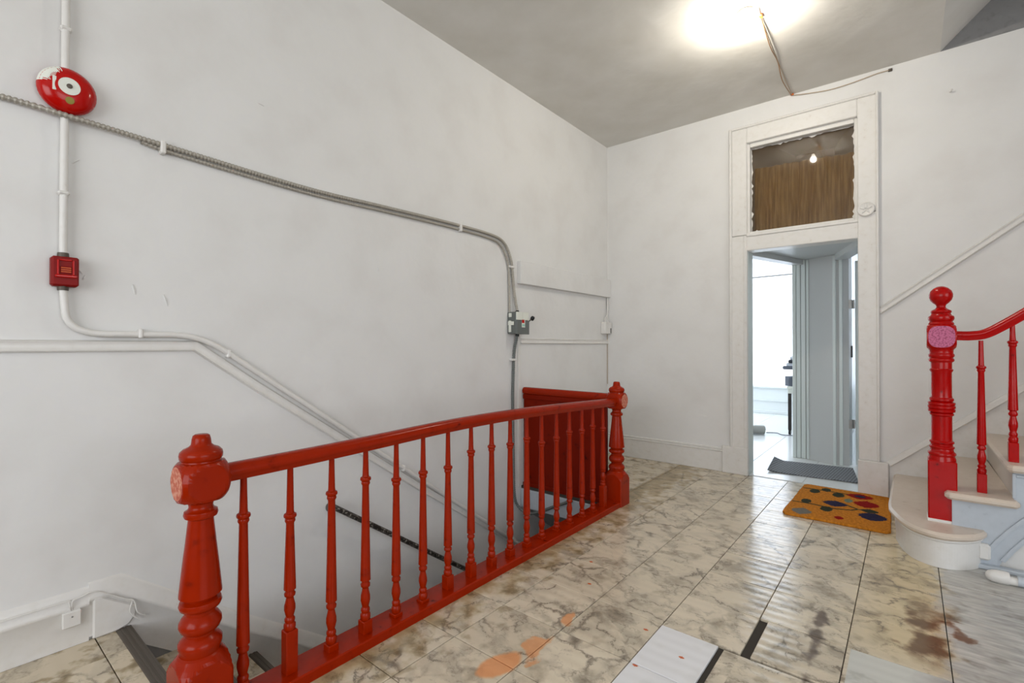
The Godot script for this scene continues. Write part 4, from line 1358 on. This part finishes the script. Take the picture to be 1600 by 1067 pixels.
	mb.tube(low, 0.0135, Vector3.RIGHT, 12)
	put(mb, "pipe", M.trim_paint, w)
	for q in [[1.872, 0.361, 0], [2.55, 0.365, 0], [1.298, 0.62, 1], [1.20, 0.985, 2], [0.40, 2.09, 2]]:
		mb = MB.new()
		if q[2] == 0: mb.bx(XL, XL + 0.040, q[0] - 0.008, q[0] + 0.008, q[1] - 0.019, q[1] + 0.019, 0.006)
		elif q[2] == 1: mb.bx(XL, XL + 0.040, q[0] - 0.019, q[0] + 0.026, q[1] - 0.009, q[1] + 0.009, 0.006)
		else:
			mb.bx(XL, XL + 0.036, q[0] - 0.016, q[0] + 0.026, q[1] - 0.010, q[1] + 0.012, 0.006)
		put(mb, "strap", M.trim_paint, w)
	mb = MB.new()
	for q in [1.485, 1.615]:
		mb.xf = Transform3D(Basis(), P(XL + 0.022, q - 0.012, 0.361))
		mb.lathe(Vector3.ZERO, [Vector2(0.0, 0), Vector2(0.018, 0), Vector2(0.019, 0.012), Vector2(0.018, 0.024), Vector2(0, 0.024)], 10)
	put(mb, "fitting", M.dark_metal, w)
	# two armoured cables side by side
	var cen := [P(XL + 0.02, 2.205, -0.6), P(XL + 0.02, 2.201, 0.18), P(XL + 0.036, 2.190, 0.361), P(XL + 0.022, 2.178, 0.741), P(XL + 0.018, 2.153, 1.401), P(XL + 0.018, 2.163, 1.929), P(XL + 0.018, 2.172, 2.503), P(XL + 0.018, 2.166, 2.99), P(XL + 0.018, 2.12, 3.165), P(XL + 0.018, 1.99, 3.252), P(XL + 0.018, 1.862, 3.275), P(XL + 0.024, 1.70, 3.292), P(XL + 0.04, 1.545, 3.312)]
	cable("armoured_cable", cen, "ribbed steel armoured cable crossing the left wall to the grey switch", [[2.18, 0.70], [2.168, 2.63], [1.93, 3.262]])
	var c2 := [P(XL + 0.018, 2.168, 0.62), P(XL + 0.016, 2.152, 0.80), P(XL + 0.014, 2.128, 1.42), P(XL + 0.014, 2.136, 1.95), P(XL + 0.014, 2.143, 2.50), P(XL + 0.014, 2.135, 2.96), P(XL + 0.014, 2.095, 3.12), P(XL + 0.014, 1.98, 3.205), P(XL + 0.014, 1.86, 3.228), P(XL + 0.014, 1.6, 3.235), P(XL + 0.014, 1.44, 3.238)]
	cable("armoured_cable", c2, "thinner steel armoured cable clipped just under the ribbed one", [])
	var c3 := [P(XL + 0.04, 1.345, 3.315), P(XL + 0.022, 1.2, 3.295), P(XL + 0.016, 0.95, 3.285), P(XL + 0.016, 0.684, 3.28), P(XL + 0.016, 0.2, 3.29), P(XL + 0.018, -0.06, 3.30), P(XL + 0.035, -0.17, 3.33), P(XL + 0.12, -0.222, 3.36), P(XL + 0.23, -0.19, 3.375), P(XL + 0.40, -0.105, 3.38), P(XL + 0.56, -0.03, 3.385)]
	cable("drop_cable", c3, "dark armoured cable dropping from the switch and looping under the red panel", [[1.12, 3.29]])
	# fused switch with lever
	var s := thing("switch_box", "grey metal fused switch with a black-knobbed lever on the left wall", "switch box", P(XL, 1.34, 3.32))
	mb = MB.new()
	mb.bx(XL, XL + 0.095, 1.345, 1.535, 3.225, 3.400, 0.005)
	put(mb, "box", M.switch_grey, s)
	mb = MB.new()
	mb.bx(XL + 0.094, XL + 0.106, 1.342, 1.462, 3.228, 3.402, 0.003)
	put(mb, "cover", M.switch_grey, s)
	mb = MB.new()
	mb.bx(XL + 0.094, XL + 0.104, 1.466, 1.535, 3.226, 3.310, 0.002)
	mb.bx(XL + 0.094, XL + 0.104, 1.466, 1.535, 3.314, 3.396, 0.002)
	put(mb, "white_panel", M.white_label, s)
	mb = MB.new()
	mb.bx(XL + 0.105, XL + 0.108, 1.402, 1.468, 3.292, 3.338, 0.001)
	var lb := put(mb, "sticker", M.white_label, s)
	mb = MB.new()
	mb.bx(XL + 0.1078, XL + 0.1092, 1.440, 1.468, 3.292, 3.326)
	put(mb, "red_band", M.alarm_red, lb)
	mb = MB.new()
	mb.bx(XL + 0.1078, XL + 0.1092, 1.412, 1.430, 3.296, 3.334)
	put(mb, "green_band", M.sticker_green, lb)
	mb = MB.new()
	mb.tube([P(XL + 0.09, 1.452, 3.40), P(XL + 0.105, 1.476, 3.432)], 0.005, Vector3.RIGHT, 8)
	var lv := put(mb, "lever", M.dark_metal, s)
	mb = MB.new()
	mb.xf = Transform3D(Basis(Vector3(0, 0, -1), 0.6), P(XL + 0.108, 1.486, 3.444))
	mb.lathe(Vector3.ZERO, [Vector2(0, -0.020), Vector2(0.014, -0.018), Vector2(0.018, -0.008), Vector2(0.018, 0.010), Vector2(0.013, 0.018), Vector2(0, 0.020)], 14)
	put(mb, "knob", M.black_plastic, lv)
	mb = MB.new()
	mb.bx(XL + 0.02, XL + 0.045, 1.36, 1.46, 3.214, 3.226, 0.002)
	mb.bx(XL + 0.015, XL + 0.075, 1.42, 1.452, 3.212, 3.226, 0.002)
	mb.bx(XL + 0.02, XL + 0.05, 1.49, 1.525, 3.216, 3.226, 0.002)
	put(mb, "side_plate", M.white_label, s)
	mb = MB.new()
	for q in [1.527, 1.325]:
		mb.xf = Transform3D(Basis(), P(XL + 0.04, q, 3.312))
		mb.lathe(Vector3.ZERO, [Vector2(0, 0), Vector2(0.017, 0), Vector2(0.017, 0.018), Vector2(0.013, 0.026), Vector2(0, 0.026)], 12)
	mb.xf = Transform3D()
	mb.bx(XL + 0.05, XL + 0.085, 1.395, 1.415, 3.40, 3.412, 0.002)
	put(mb, "fitting", M.black_plastic, s)
	# white junction box in the far corner with its wires
	var j := thing("junction_box", "small white junction box with bundled wires in the wall corner", "junction box", P(XL, 1.37, 4.96))
	mb = MB.new()
	mb.bx(XL, XL + 0.055, 1.375, 1.508, 4.872, 5.022, 0.006)
	put(mb, "box", M.trim_paint, j)
	mb = MB.new()
	mb.bx(XL + 0.054, XL + 0.062, 1.378, 1.505, 4.876, 4.94, 0.003)
	mb.bx(XL + 0.054, XL + 0.064, 1.378, 1.505, 4.942, 5.018, 0.003)
	put(mb, "cover", M.trim_paint, j)
	mb = MB.new()
	mb.bx(XL + 0.060, XL + 0.066, 1.382, 1.440, 4.985, 5.0, 0.001)
	put(mb, "slot", M.black_plastic, j)
	for q in [[4.92, 0.0], [4.95, 0.012], [4.985, 0.02]]:
		mb = MB.new()
		mb.tube(curve([P(XL + 0.03, 1.50, q[0]), P(XL + 0.036, 1.545, q[0] - 0.012), P(XL + 0.03, 1.60, 4.975), P(XL + 0.018, 1.70, 4.995 + q[1]), P(XL + 0.012, 1.80, 5.005 + q[1] * 0.5)], 6), 0.0055, Vector3.RIGHT, 7)
		put(mb, "wire", M.trim_paint, j)
	mb = MB.new()
	mb.tube([P(XL + 0.006, 1.38, 5.018), P(XL + 0.006, 0.80, 5.02)], 0.004, Vector3.RIGHT, 6)
	put(mb, "drop_wire", M.cord_tan, j)
	# low plate and wires over the baseboard
	var t := thing("wall_plate", "small square white cover plate with wires on the landing baseboard", "outlet plate", P(XL + 0.02, 0.085, 0.395))
	mb = MB.new()
	mb.bx(XL + 0.014, XL + 0.034, 0.087, 0.152, 0.364, 0.424, 0.004)
	put(mb, "plate", M.trim_paint, t)
	mb = MB.new()
	mb.xf = Transform3D(out, P(XL + 0.033, 0.130, 0.395))
	mb.lathe(Vector3.ZERO, [Vector2(0.004, 0), Vector2(0.003, 0.0018), Vector2(0, 0.002)], 8)
	put(mb, "screw", M.steel_dull, t)
	mb = MB.new()
	mb.tube(curve([P(XL + 0.02, 0.152, 0.392), P(XL + 0.03, 0.17, 0.388), P(XL + 0.027, 0.19, 0.384), P(XL + 0.027, 0.198, 0.372), P(XL + 0.027, 0.197, 0.2), P(XL + 0.027, 0.196, -0.8)], 5), 0.003, Vector3.RIGHT, 6)
	mb.tube(curve([P(XL + 0.02, 0.152, 0.398), P(XL + 0.03, 0.172, 0.394), P(XL + 0.028, 0.195, 0.398), P(XL + 0.028, 0.199, 0.42), P(XL + 0.028, 0.202, 0.47), P(XL + 0.028, 0.135, 0.565), P(XL + 0.030, 0.112, 0.60), P(XL + 0.034, 0.06, 0.612), P(XL + 0.028, 0.03, 0.64)], 5), 0.003, Vector3.RIGHT, 6)
	mb.tube(curve([P(XL + 0.030, 0.113, 0.595), P(XL + 0.034, 0.075, 0.585), P(XL + 0.034, 0.045, 0.60), P(XL + 0.034, 0.02, 0.622)], 5), 0.003, Vector3.RIGHT, 6)
	put(mb, "wire", M.trim_paint, t)
	# star-patterned round plaque on the door casing
	var d := thing("round_plaque", "round cream plaque with a raised star pattern on the right door casing", "plaque", P(-0.272, 2.385, 5.0))
	var fw := Basis(Vector3.RIGHT, Vector3(0, 0, 1), Vector3(0, -1, 0))
	mb = MB.new()
	mb.xf = Transform3D(fw, P(-0.272, 2.385, 5.0))
	mb.lathe(Vector3.ZERO, [Vector2(0.060, 0), Vector2(0.061, 0.014), Vector2(0.058, 0.020), Vector2(0.052, 0.022), Vector2(0.047, 0.018), Vector2(0.0, 0.018)], 32)
	put(mb, "disc", M.trim_paint, d)
	mb = MB.new()
	for i in 5:
		var a := PI / 2 + TAU * i / 5
		mb.xf = Transform3D(Basis(Vector3(0, 0, 1), a), P(-0.272, 2.385, 4.98))
		mb.extrude(PackedVector2Array([Vector2(0.004, -0.010), Vector2(0.030, -0.006), Vector2(0.044, 0.0), Vector2(0.030, 0.006), Vector2(0.004, 0.010)]), -0.002, 0.004, 0.0015)
	put(mb, "star", M.trim_paint, d)
	# hook high on the back wall
	mb = MB.new()
	mb.tube(curve([P(0.257, 3.206, 5.03), P(0.257, 3.202, 5.012), P(0.262, 3.205, 5.004), P(0.264, 3.215, 5.006)], 5), 0.006, Vector3.UP, 8)
	tag(put(mb, "wall_hook", M.trim_paint, self, P(0.257, 3.204, 5.03)), "small white hook alone high on the back wall right of the door", "hook")

func cable(called: String, pts: Array, label: String, straps: Array) -> void:
	var dark := called == "drop_cable"
	var o := thing(called, label, "cable", pts[0])
	var p := curve(pts, 8)
	# lay ridges at an even pitch along the path
	var thin := label.begins_with("thinner")
	var r := 0.0095 if thin else (0.0125 if not dark else 0.0135)
	var fine := []
	for i in p.size() - 1:
		var nseg := maxi(1, int(p[i].distance_to(p[i + 1]) / 0.0052))
		for k in nseg: fine.append(p[i].lerp(p[i + 1], float(k) / nseg))
	fine.append(p[p.size() - 1])
	var mb := MB.new()
	var rings := []
	for i in fine.size():
		var t: Vector3 = (fine[mini(i + 1, fine.size() - 1)] - fine[maxi(i - 1, 0)]).normalized()
		var ref := Vector3.RIGHT if absf(t.x) < 0.8 else Vector3.UP
		var sd := t.cross(ref).normalized()
		var u := sd.cross(t)
		var rr := r * (1.0 if i % 3 < 2 else 0.62)
		var ring := []
		for k in 9:
			var a := TAU * k / 8.0
			ring.append(fine[i] + sd * cos(a) * rr + u * sin(a) * rr)
		rings.append(ring)
	mb.sheet(rings)
	put(mb, "armour", M.armour_steel if not dark else M.switch_grey, o)
	for q in straps:
		mb = MB.new()
		if q[1] < 3.0: mb.bx(-2.7, -2.66, q[0] - 0.042, q[0] + 0.018, q[1] - 0.010, q[1] + 0.012, 0.005)
		else: mb.bx(-2.7, -2.664, q[0] - 0.010, q[0] + 0.010, q[1] - 0.042, q[1] + 0.024, 0.005)
		put(mb, "strap", M.trim_paint, o)

func build_lamp() -> void:
	var l := thing("bulb_lamp", "bare glowing bulb in a white porcelain holder on the ceiling", "lamp", P(-0.855, 3.54, 3.575))
	var c := P(-0.855, 0, 3.575)
	var mb := MB.new()
	mb.lathe(c, [Vector2(0.0, 3.54), Vector2(0.055, 3.54), Vector2(0.056, 3.530), Vector2(0.048, 3.522), Vector2(0.030, 3.515), Vector2(0.027, 3.49), Vector2(0.024, 3.482), Vector2(0.0, 3.482)], 28)
	put(mb, "holder", M.porcelain, l)
	mb = MB.new()
	mb.lathe(c, [Vector2(0.013, 3.484), Vector2(0.015, 3.47), Vector2(0.022, 3.455), Vector2(0.029, 3.438), Vector2(0.031, 3.422), Vector2(0.028, 3.405), Vector2(0.018, 3.393), Vector2(0.0, 3.389)], 24)
	put(mb, "bulb", M.bulb_glass, l)
	mb = MB.new()
	mb.tube(curve([P(-0.84, 3.536, 3.47), P(-0.90, 3.528, 3.49), P(-0.935, 3.515, 3.54), P(-0.93, 3.508, 3.60)], 6), 0.0035, Vector3.UP, 6)
	put(mb, "loop_wire", M.brass_wire, l)
	var lamp := OmniLight3D.new()
	lamp.name = "bulb_light"
	lamp.light_color = Color(1.0, 0.97, 0.915)
	lamp.light_energy = LAMP
	lamp.light_size = 0.03
	lamp.omni_range = 14.0
	lamp.omni_attenuation = 2.0
	lamp.shadow_enabled = true
	lamp.position = Vector3(0, 3.42 - 3.54, 0)
	l.add_child(lamp)
	# cord stapled across the ceiling to the wall
	var o := thing("ceiling_cord", "thin tan lamp cord stapled across the ceiling and along the wall top", "cord", P(-0.8, 3.53, 4.3))
	mb = MB.new()
	mb.tube(curve([P(-0.775, 3.534, 2.6), P(-0.77, 3.53, 3.42), P(-0.783, 3.528, 3.62), P(-0.787, 3.53, 3.75), P(-0.795, 3.520, 4.1), P(-0.803, 3.532, 4.37), P(-0.812, 3.535, 4.7), P(-0.812, 3.531, 5.015)], 7), 0.0042, Vector3.UP, 7)
	put(mb, "cord", M.cord_tan, o)
	mb = MB.new()
	mb.tube(curve([P(-0.79, 3.535, 2.6), P(-0.80, 3.53, 3.40), P(-0.787, 3.527, 3.66), P(-0.80, 3.505, 4.05), P(-0.806, 3.530, 4.36), P(-0.822, 3.500, 4.62), P(-0.818, 3.525, 5.0)], 7), 0.0038, Vector3.UP, 7)
	put(mb, "cord", M.brass_wire, o)
	mb = MB.new()
	mb.tube(curve([P(-0.812, 3.526, 5.015), P(-0.7, 3.505, 5.018), P(-0.52, 3.482, 5.02), P(-0.35, 3.488, 5.02), P(-0.2, 3.505, 5.02), P(-0.108, 3.506, 5.022)], 7), 0.0042, Vector3.UP, 7)
	put(mb, "wall_run", M.cord_tan, o)
	mb = MB.new()
	mb.lathe(Vector3.ZERO, [Vector2.ZERO, Vector2(0.001, 0.001)], 4)
	mb = MB.new()
	mb.bx(-0.825, -0.798, 3.524, 3.536, 4.995, 5.02, 0.004)
	mb.bx(-0.795, -0.772, 3.522, 3.536, 3.65, 3.69, 0.003)
	put(mb, "staple", M.orange_tag, o)
	mb = MB.new()
	mb.bx(-0.122, -0.094, 3.494, 3.518, 5.018, 5.031, 0.004)
	put(mb, "wall_end", M.dark_metal, o)

func build_floor_things() -> void:
	# coir doormat with a printed plant pattern
	var W := 320
	var H := 496
	var im := Image.create(W, H, false, Image.FORMAT_RGB8)
	var n1 := noise(71, 0.08, 512, 4)
	var pal := {"g": Color(0.20, 0.22, 0.16), "t": Color(0.45, 0.50, 0.42), "s": Color(0.46, 0.45, 0.42), "n": Color(0.17, 0.16, 0.27), "r": Color(0.56, 0.06, 0.05)}
	var blobs := [["g", 0.184, 0.244, 0.057, 0.064], ["g", 0.295, 0.143, 0.052, 0.056], ["g", 0.444, 0.249, 0.065, 0.068], ["g", 0.161, 0.585, 0.052, 0.061], ["g", 0.392, 0.710, 0.059, 0.067], ["t", 0.564, 0.371, 0.046, 0.064], ["s", 0.177, 0.880, 0.099, 0.086], ["g", 0.791, 0.568, 0.087, 0.052],
		["n", 0.448, 0.522, 0.121, 0.083], ["n", 0.827, 0.705, 0.132, 0.102], ["r", 0.662, 0.186, 0.136, 0.087], ["r", 0.744, 0.395, 0.127, 0.098], ["r", 0.539, 0.878, 0.046, 0.042]]
	var stems := [[0.052, 0.19, 0.322, 0.172], [0.322, 0.172, 0.531, 0.18], [0.531, 0.18, 0.66, 0.181], [0.033, 0.653, 0.244, 0.645], [0.244, 0.645, 0.444, 0.67], [0.444, 0.67, 0.623, 0.628], [0.623, 0.628, 0.681, 0.571], [0.681, 0.571, 0.573, 0.515], [0.681, 0.571, 0.8, 0.576]]
	for y in H:
		for x in W:
			var u := float(x) / W
			var vv := float(y) / H
			var nn := n1.get_pixel(x, y).r
			var c := Color(0.72, 0.44, 0.12).lerp(Color(0.86, 0.56, 0.20), nn)
			for s in stems:
				var a := Vector2(s[0], s[1])
				var b := Vector2(s[2], s[3])
				if Geometry2D.get_closest_point_to_segment(Vector2(u, vv), a, b).distance_to(Vector2(u, vv)) < 0.011: c = pal.g
			for q in blobs:
				var e := Vector2((u - q[1]) / q[3], (vv - q[2]) / q[4])
				if q[0] != "g" or q[3] > 0.08: e.y *= 1.0 + 0.5 * absf(e.x)
				if e.length() < 1.0 + (nn - 0.5) * 0.35:
					c = pal[q[0]]
					if q[0] == "r" and q[3] > 0.13 and e.length() < 0.45: c = pal.n
			im.set_pixel(x, y, c.darkened(0.12 * (1.0 - nn)))
	var m := mat("coir", Color.WHITE, 0.95, 0.2)
	m.albedo_texture = ImageTexture.create_from_image(im)
	bump(m, noise(72, 0.12, 512, 3), 0.35)
	var mb := MB.new()
	mb.xf = Transform3D(Basis(Vector3.RIGHT, Vector3(0, 0, -1), Vector3.UP), Vector3.ZERO)
	var poly := PackedVector2Array()
	var rng := RandomNumberGenerator.new()
	rng.seed = 4
	var corners := [Vector2(-0.735, 4.03), Vector2(-0.095, 4.04), Vector2(-0.118, 4.965), Vector2(-0.722, 4.985)]
	for i in 4:
		for k in 14: poly.append(corners[i].lerp(corners[(i + 1) % 4], (k + 0.5) / 14.0) + Vector2(rng.randf_range(-0.003, 0.003), rng.randf_range(-0.003, 0.003)))
	mb.extrude(poly, 0.0, 0.017, 0.004)
	mb.planar(P(-0.737, 0, 5.02), Vector3(0.64, 0, 0), Vector3(0, 0, 0.99))
	tag(put(mb, "coir_doormat", m, self, P(-0.42, 0, 4.5)), "tan coir doormat with red, navy and green plant print before the doorway", "doormat")
	# grey ribbed mat in the doorway with a lifted corner
	var gm := mat("grey_mat", Color.WHITE, 0.9, 0.3)
	var gi := Image.create(256, 256, false, Image.FORMAT_RGB8)
	for y in 256:
		for x in 256:
			var nn := n1.get_pixel(x * 2, y * 2).r
			var k := 0.46 + 0.2 * nn
			if x % 8 < 3: k *= 0.72
			if y % 6 < 2: k *= 0.78
			gi.set_pixel(x, y, Color(k * 0.98, k, k * 1.03))
	gm.albedo_texture = ImageTexture.create_from_image(gi)
	var hi := Image.create(256, 256, false, Image.FORMAT_L8)
	for y in 256:
		for x in 256: hi.set_pixel(x, y, Color.WHITE * (0.5 + 0.25 * sin(TAU * x / 8.0) + 0.2 * sin(TAU * y / 6.0)))
	bump(gm, hi, 0.25)
	var top := []
	var bot := []
	for i in 13:
		var r0 := []
		var r1 := []
		for j in 25:
			var u := j / 24.0
			var vv := i / 12.0
			var near := Vector2(-1.083, 5.283).lerp(Vector2(-0.35, 5.345), u)
			var far := Vector2(-1.13, 5.85).lerp(Vector2(-0.44, 5.95), u)
			var q := near.lerp(far, vv)
			var lift := 0.035 * pow(clampf(1.0 - u * 7.0, 0, 1), 1.5) * (0.4 + 0.6 * vv) + 0.004 * sin(u * 9.0 + vv * 3.0) * clampf(1.0 - vv, 0, 1) * 0.5 + 0.002
			r0.append(P(q.x, 0.007 + lift, q.y))
			r1.append(P(q.x, 0.0005 + lift, q.y))
		top.append(r0); bot.append(r1)
	mb = MB.new()
	mb.sheet(top)
	mb.sheet(bot, true)
	for j in 24:
		mb.quad(bot[0][j], bot[0][j + 1], top[0][j + 1], top[0][j])
		mb.quad(bot[12][j + 1], bot[12][j], top[12][j], top[12][j + 1])
	for i in 12:
		mb.quad(bot[i + 1][0], bot[i][0], top[i][0], top[i + 1][0])
		mb.quad(bot[i][24], bot[i + 1][24], top[i + 1][24], top[i][24])
	mb.planar(P(-1.13, 0, 5.9), Vector3(0.75, 0, 0.06), Vector3(0, 0, 0.62))
	tag(put(mb, "grey_mat", gm, self, P(-0.75, 0, 5.6)), "grey ribbed runner mat with a curled corner inside the doorway", "mat")
	# painted pipe stub on the floor by the stair
	var p := thing("floor_pipe", "white painted pipe with a rounded end lying beside the stair foot", "pipe", P(0.36, 0, 3.60))
	mb = MB.new()
	var d := P(1.9, 0.022, 3.70) - P(0.40, 0.022, 3.60)
	mb.tube([P(0.385, 0.021, 3.60), P(1.9, 0.021, 3.70)], 0.021, Vector3.UP, 12)
	put(mb, "pipe", M.trim_paint, p)
	mb = MB.new()
	mb.xf = Transform3D(Basis(Vector3.UP, Vector3(-1, 0, 0.06).normalized(), Vector3(0, 0, -1)), P(0.39, 0.030, 3.60))
	mb.lathe(Vector3.ZERO, [Vector2(0.0, -0.01), Vector2(0.030, -0.01), Vector2(0.033, 0.0), Vector2(0.033, 0.03), Vector2(0.030, 0.055), Vector2(0.022, 0.072), Vector2(0.010, 0.080), Vector2(0, 0.082)], 20)
	put(mb, "end_cap", M.trim_paint, p)
	mb = MB.new()
	mb.xf = Transform3D(Basis(Vector3.UP, Vector3(1, 0, -0.06).normalized(), Vector3(0, 0, 1)), P(0.43, 0.026, 3.603))
	mb.lathe(Vector3.ZERO, [Vector2(0.0, -0.0), Vector2(0.026, 0.0), Vector2(0.026, 0.045), Vector2(0.0, 0.045)], 16)
	put(mb, "collar", M.pale_grey_paint, p)

func build_bright_room() -> void:
	# sheer curtains over the windows, on rods
	for w in [[-4.2, -0.9, "white sheer curtain glowing with daylight seen through the left inner doorway", 9.69], [-0.56, 2.2, "white sheer curtain of the right room, bright behind the mint door", 9.69]]:
		var g := []
		var n := 150
		for i in 12:
			var row := []
			for j in n + 1:
				var x := lerpf(w[0], w[1], float(j) / n)
				var t := i / 11.0
				var y := lerpf(3.15, 0.535 + 0.02 * signf(sin(x * 9.0)), t)
				row.append(P(x, y, w[3] + 0.022 * sin(x * 34.0 + 1.5 * sin(x * 3.0)) * (0.55 + 0.45 * t)))
			g.append(row)
		var mb := MB.new()
		mb.sheet(g, true)
		tag(put(mb, "sheer_curtain", M.sheer_white, self, P((w[0] + w[1]) / 2, 0.54, w[3])), w[2], "curtain")
	var mb := MB.new()
	mb.tube([P(-4.3, 2.44, 9.63), P(-0.88, 2.50, 9.63)], 0.014, Vector3.UP, 10)
	tag(put(mb, "curtain_rod", M.steel_dull, self, P(-2.5, 2.47, 9.63)), "thin grey rod across the sheer curtain in the bright room", "curtain rod")
	# rolled carpet
	var r := thing("rolled_carpet", "rolled grey carpet lying on the bright room's floor at the left", "carpet roll", P(-1.75, 0, 7.4))
	mb = MB.new()
	mb.tube([P(-2.45, 0.062, 6.95), P(-1.575, 0.062, 7.48)], 0.06, Vector3.UP, 20)
	put(mb, "roll", M.carpet_back, r)
	mb = MB.new()
	var sp := []
	var ax := (P(-1.575, 0.062, 7.48) - P(-2.45, 0.062, 6.95)).normalized()
	var s2 := ax.cross(Vector3.UP).normalized()
	for i in 60:
		var a := i * 0.33
		sp.append(P(-1.572, 0.062, 7.482) + (s2 * cos(a) + Vector3.UP * sin(a)) * (0.056 - 0.0008 * i))
	mb.tube(sp, 0.0025, ax, 5)
	put(mb, "spiral_edge", M.slate_cloth, r)
	# castored table with a pile on it
	var t := thing("castor_table", "narrow white topped table on dark castored legs behind the pier", "table", P(-1.15, 0, 7.9))
	mb = MB.new()
	mb.bx(-1.315, -0.98, 0.64, 0.672, 7.62, 8.15, 0.004)
	mb.bx(-1.305, -0.99, 0.575, 0.64, 7.635, 8.135, 0.003)
	put(mb, "table_top", M.white_label, t)
	for q in [[-1.285, 7.665], [-1.285, 8.10], [-1.01, 7.665], [-1.01, 8.10]]:
		mb = MB.new()
		mb.bx(q[0] - 0.02, q[0] + 0.02, 0.07, 0.576, q[1] - 0.02, q[1] + 0.02, 0.003)
		var lg := put(mb, "leg", M.dark_wood, t)
		mb = MB.new()
		mb.xf = Transform3D(Basis(Vector3(0, 0, 1), PI / 2), P(q[0] + 0.013, 0.035, q[1]))
		mb.lathe(Vector3.ZERO, [Vector2(0, 0), Vector2(0.035, 0), Vector2(0.035, 0.026), Vector2(0, 0.026)], 16)
		mb.xf = Transform3D()
		mb.bx(q[0] - 0.018, q[0] + 0.018, 0.06, 0.075, q[1] - 0.018, q[1] + 0.018, 0.002)
		put(mb, "castor", M.black_plastic, lg)
	var y := 0.672
	for q in [[-1.19, 7.84, 0.36, 0.30, 0.13, "slate_cloth", "grey_cushion", "plump grey cushion at the bottom of the pile on the table", "cushion"], [-1.15, 7.86, 0.24, 0.26, 0.10, "charcoal_cloth", "folded_cloth", "dark folded cloth on top of the grey cushion", "cloth"], [-1.20, 7.83, 0.34, 0.26, 0.05, "slate_cloth", "folded_cloth", "slate folded cloth sticking out in the middle of the pile", "cloth"], [-1.19, 7.85, 0.32, 0.27, 0.045, "paper", "paper_stack", "pale papers stacked near the top of the pile", "papers"], [-1.18, 7.84, 0.30, 0.28, 0.04, "charcoal_cloth", "folded_cloth", "dark cloth lying over the pale papers", "cloth"], [-1.16, 7.85, 0.26, 0.24, 0.05, "paper", "paper_stack", "small pale bundle crowning the pile on the table", "papers"]]:
		mb = MB.new()
		mb.xf = Transform3D(Basis(Vector3.UP, 0.2 * sin(y * 40.0)), P(q[0], y, q[1]))
		mb.turned_block(Vector3(0, q[4] / 2, 0), Vector3(q[2] / 2, q[4] / 2, q[3] / 2), q[2] * 0.56, 10) if q[4] > 0.07 else mb.box(Vector3(0, q[4] / 2, 0), Vector3(q[2], q[4], q[3]), q[4] * 0.3)
		tag(put(mb, q[6], M[q[5]], self, P(q[0], y, q[1])), q[7], q[8], "pile on the castored table")
		y += q[4]
	mb = MB.new()
	mb.tube(curve([P(-1.57, 0.006, 7.60), P(-1.45, 0.006, 7.66), P(-1.36, 0.006, 7.55), P(-1.2, 0.006, 7.58), P(-1.02, 0.006, 7.62)], 6), 0.005, Vector3.UP, 6)
	tag(put(mb, "power_cable", M.slate_cloth, self, P(-1.3, 0, 7.6)), "thin dark cord lying across the bright room's floor", "cord")
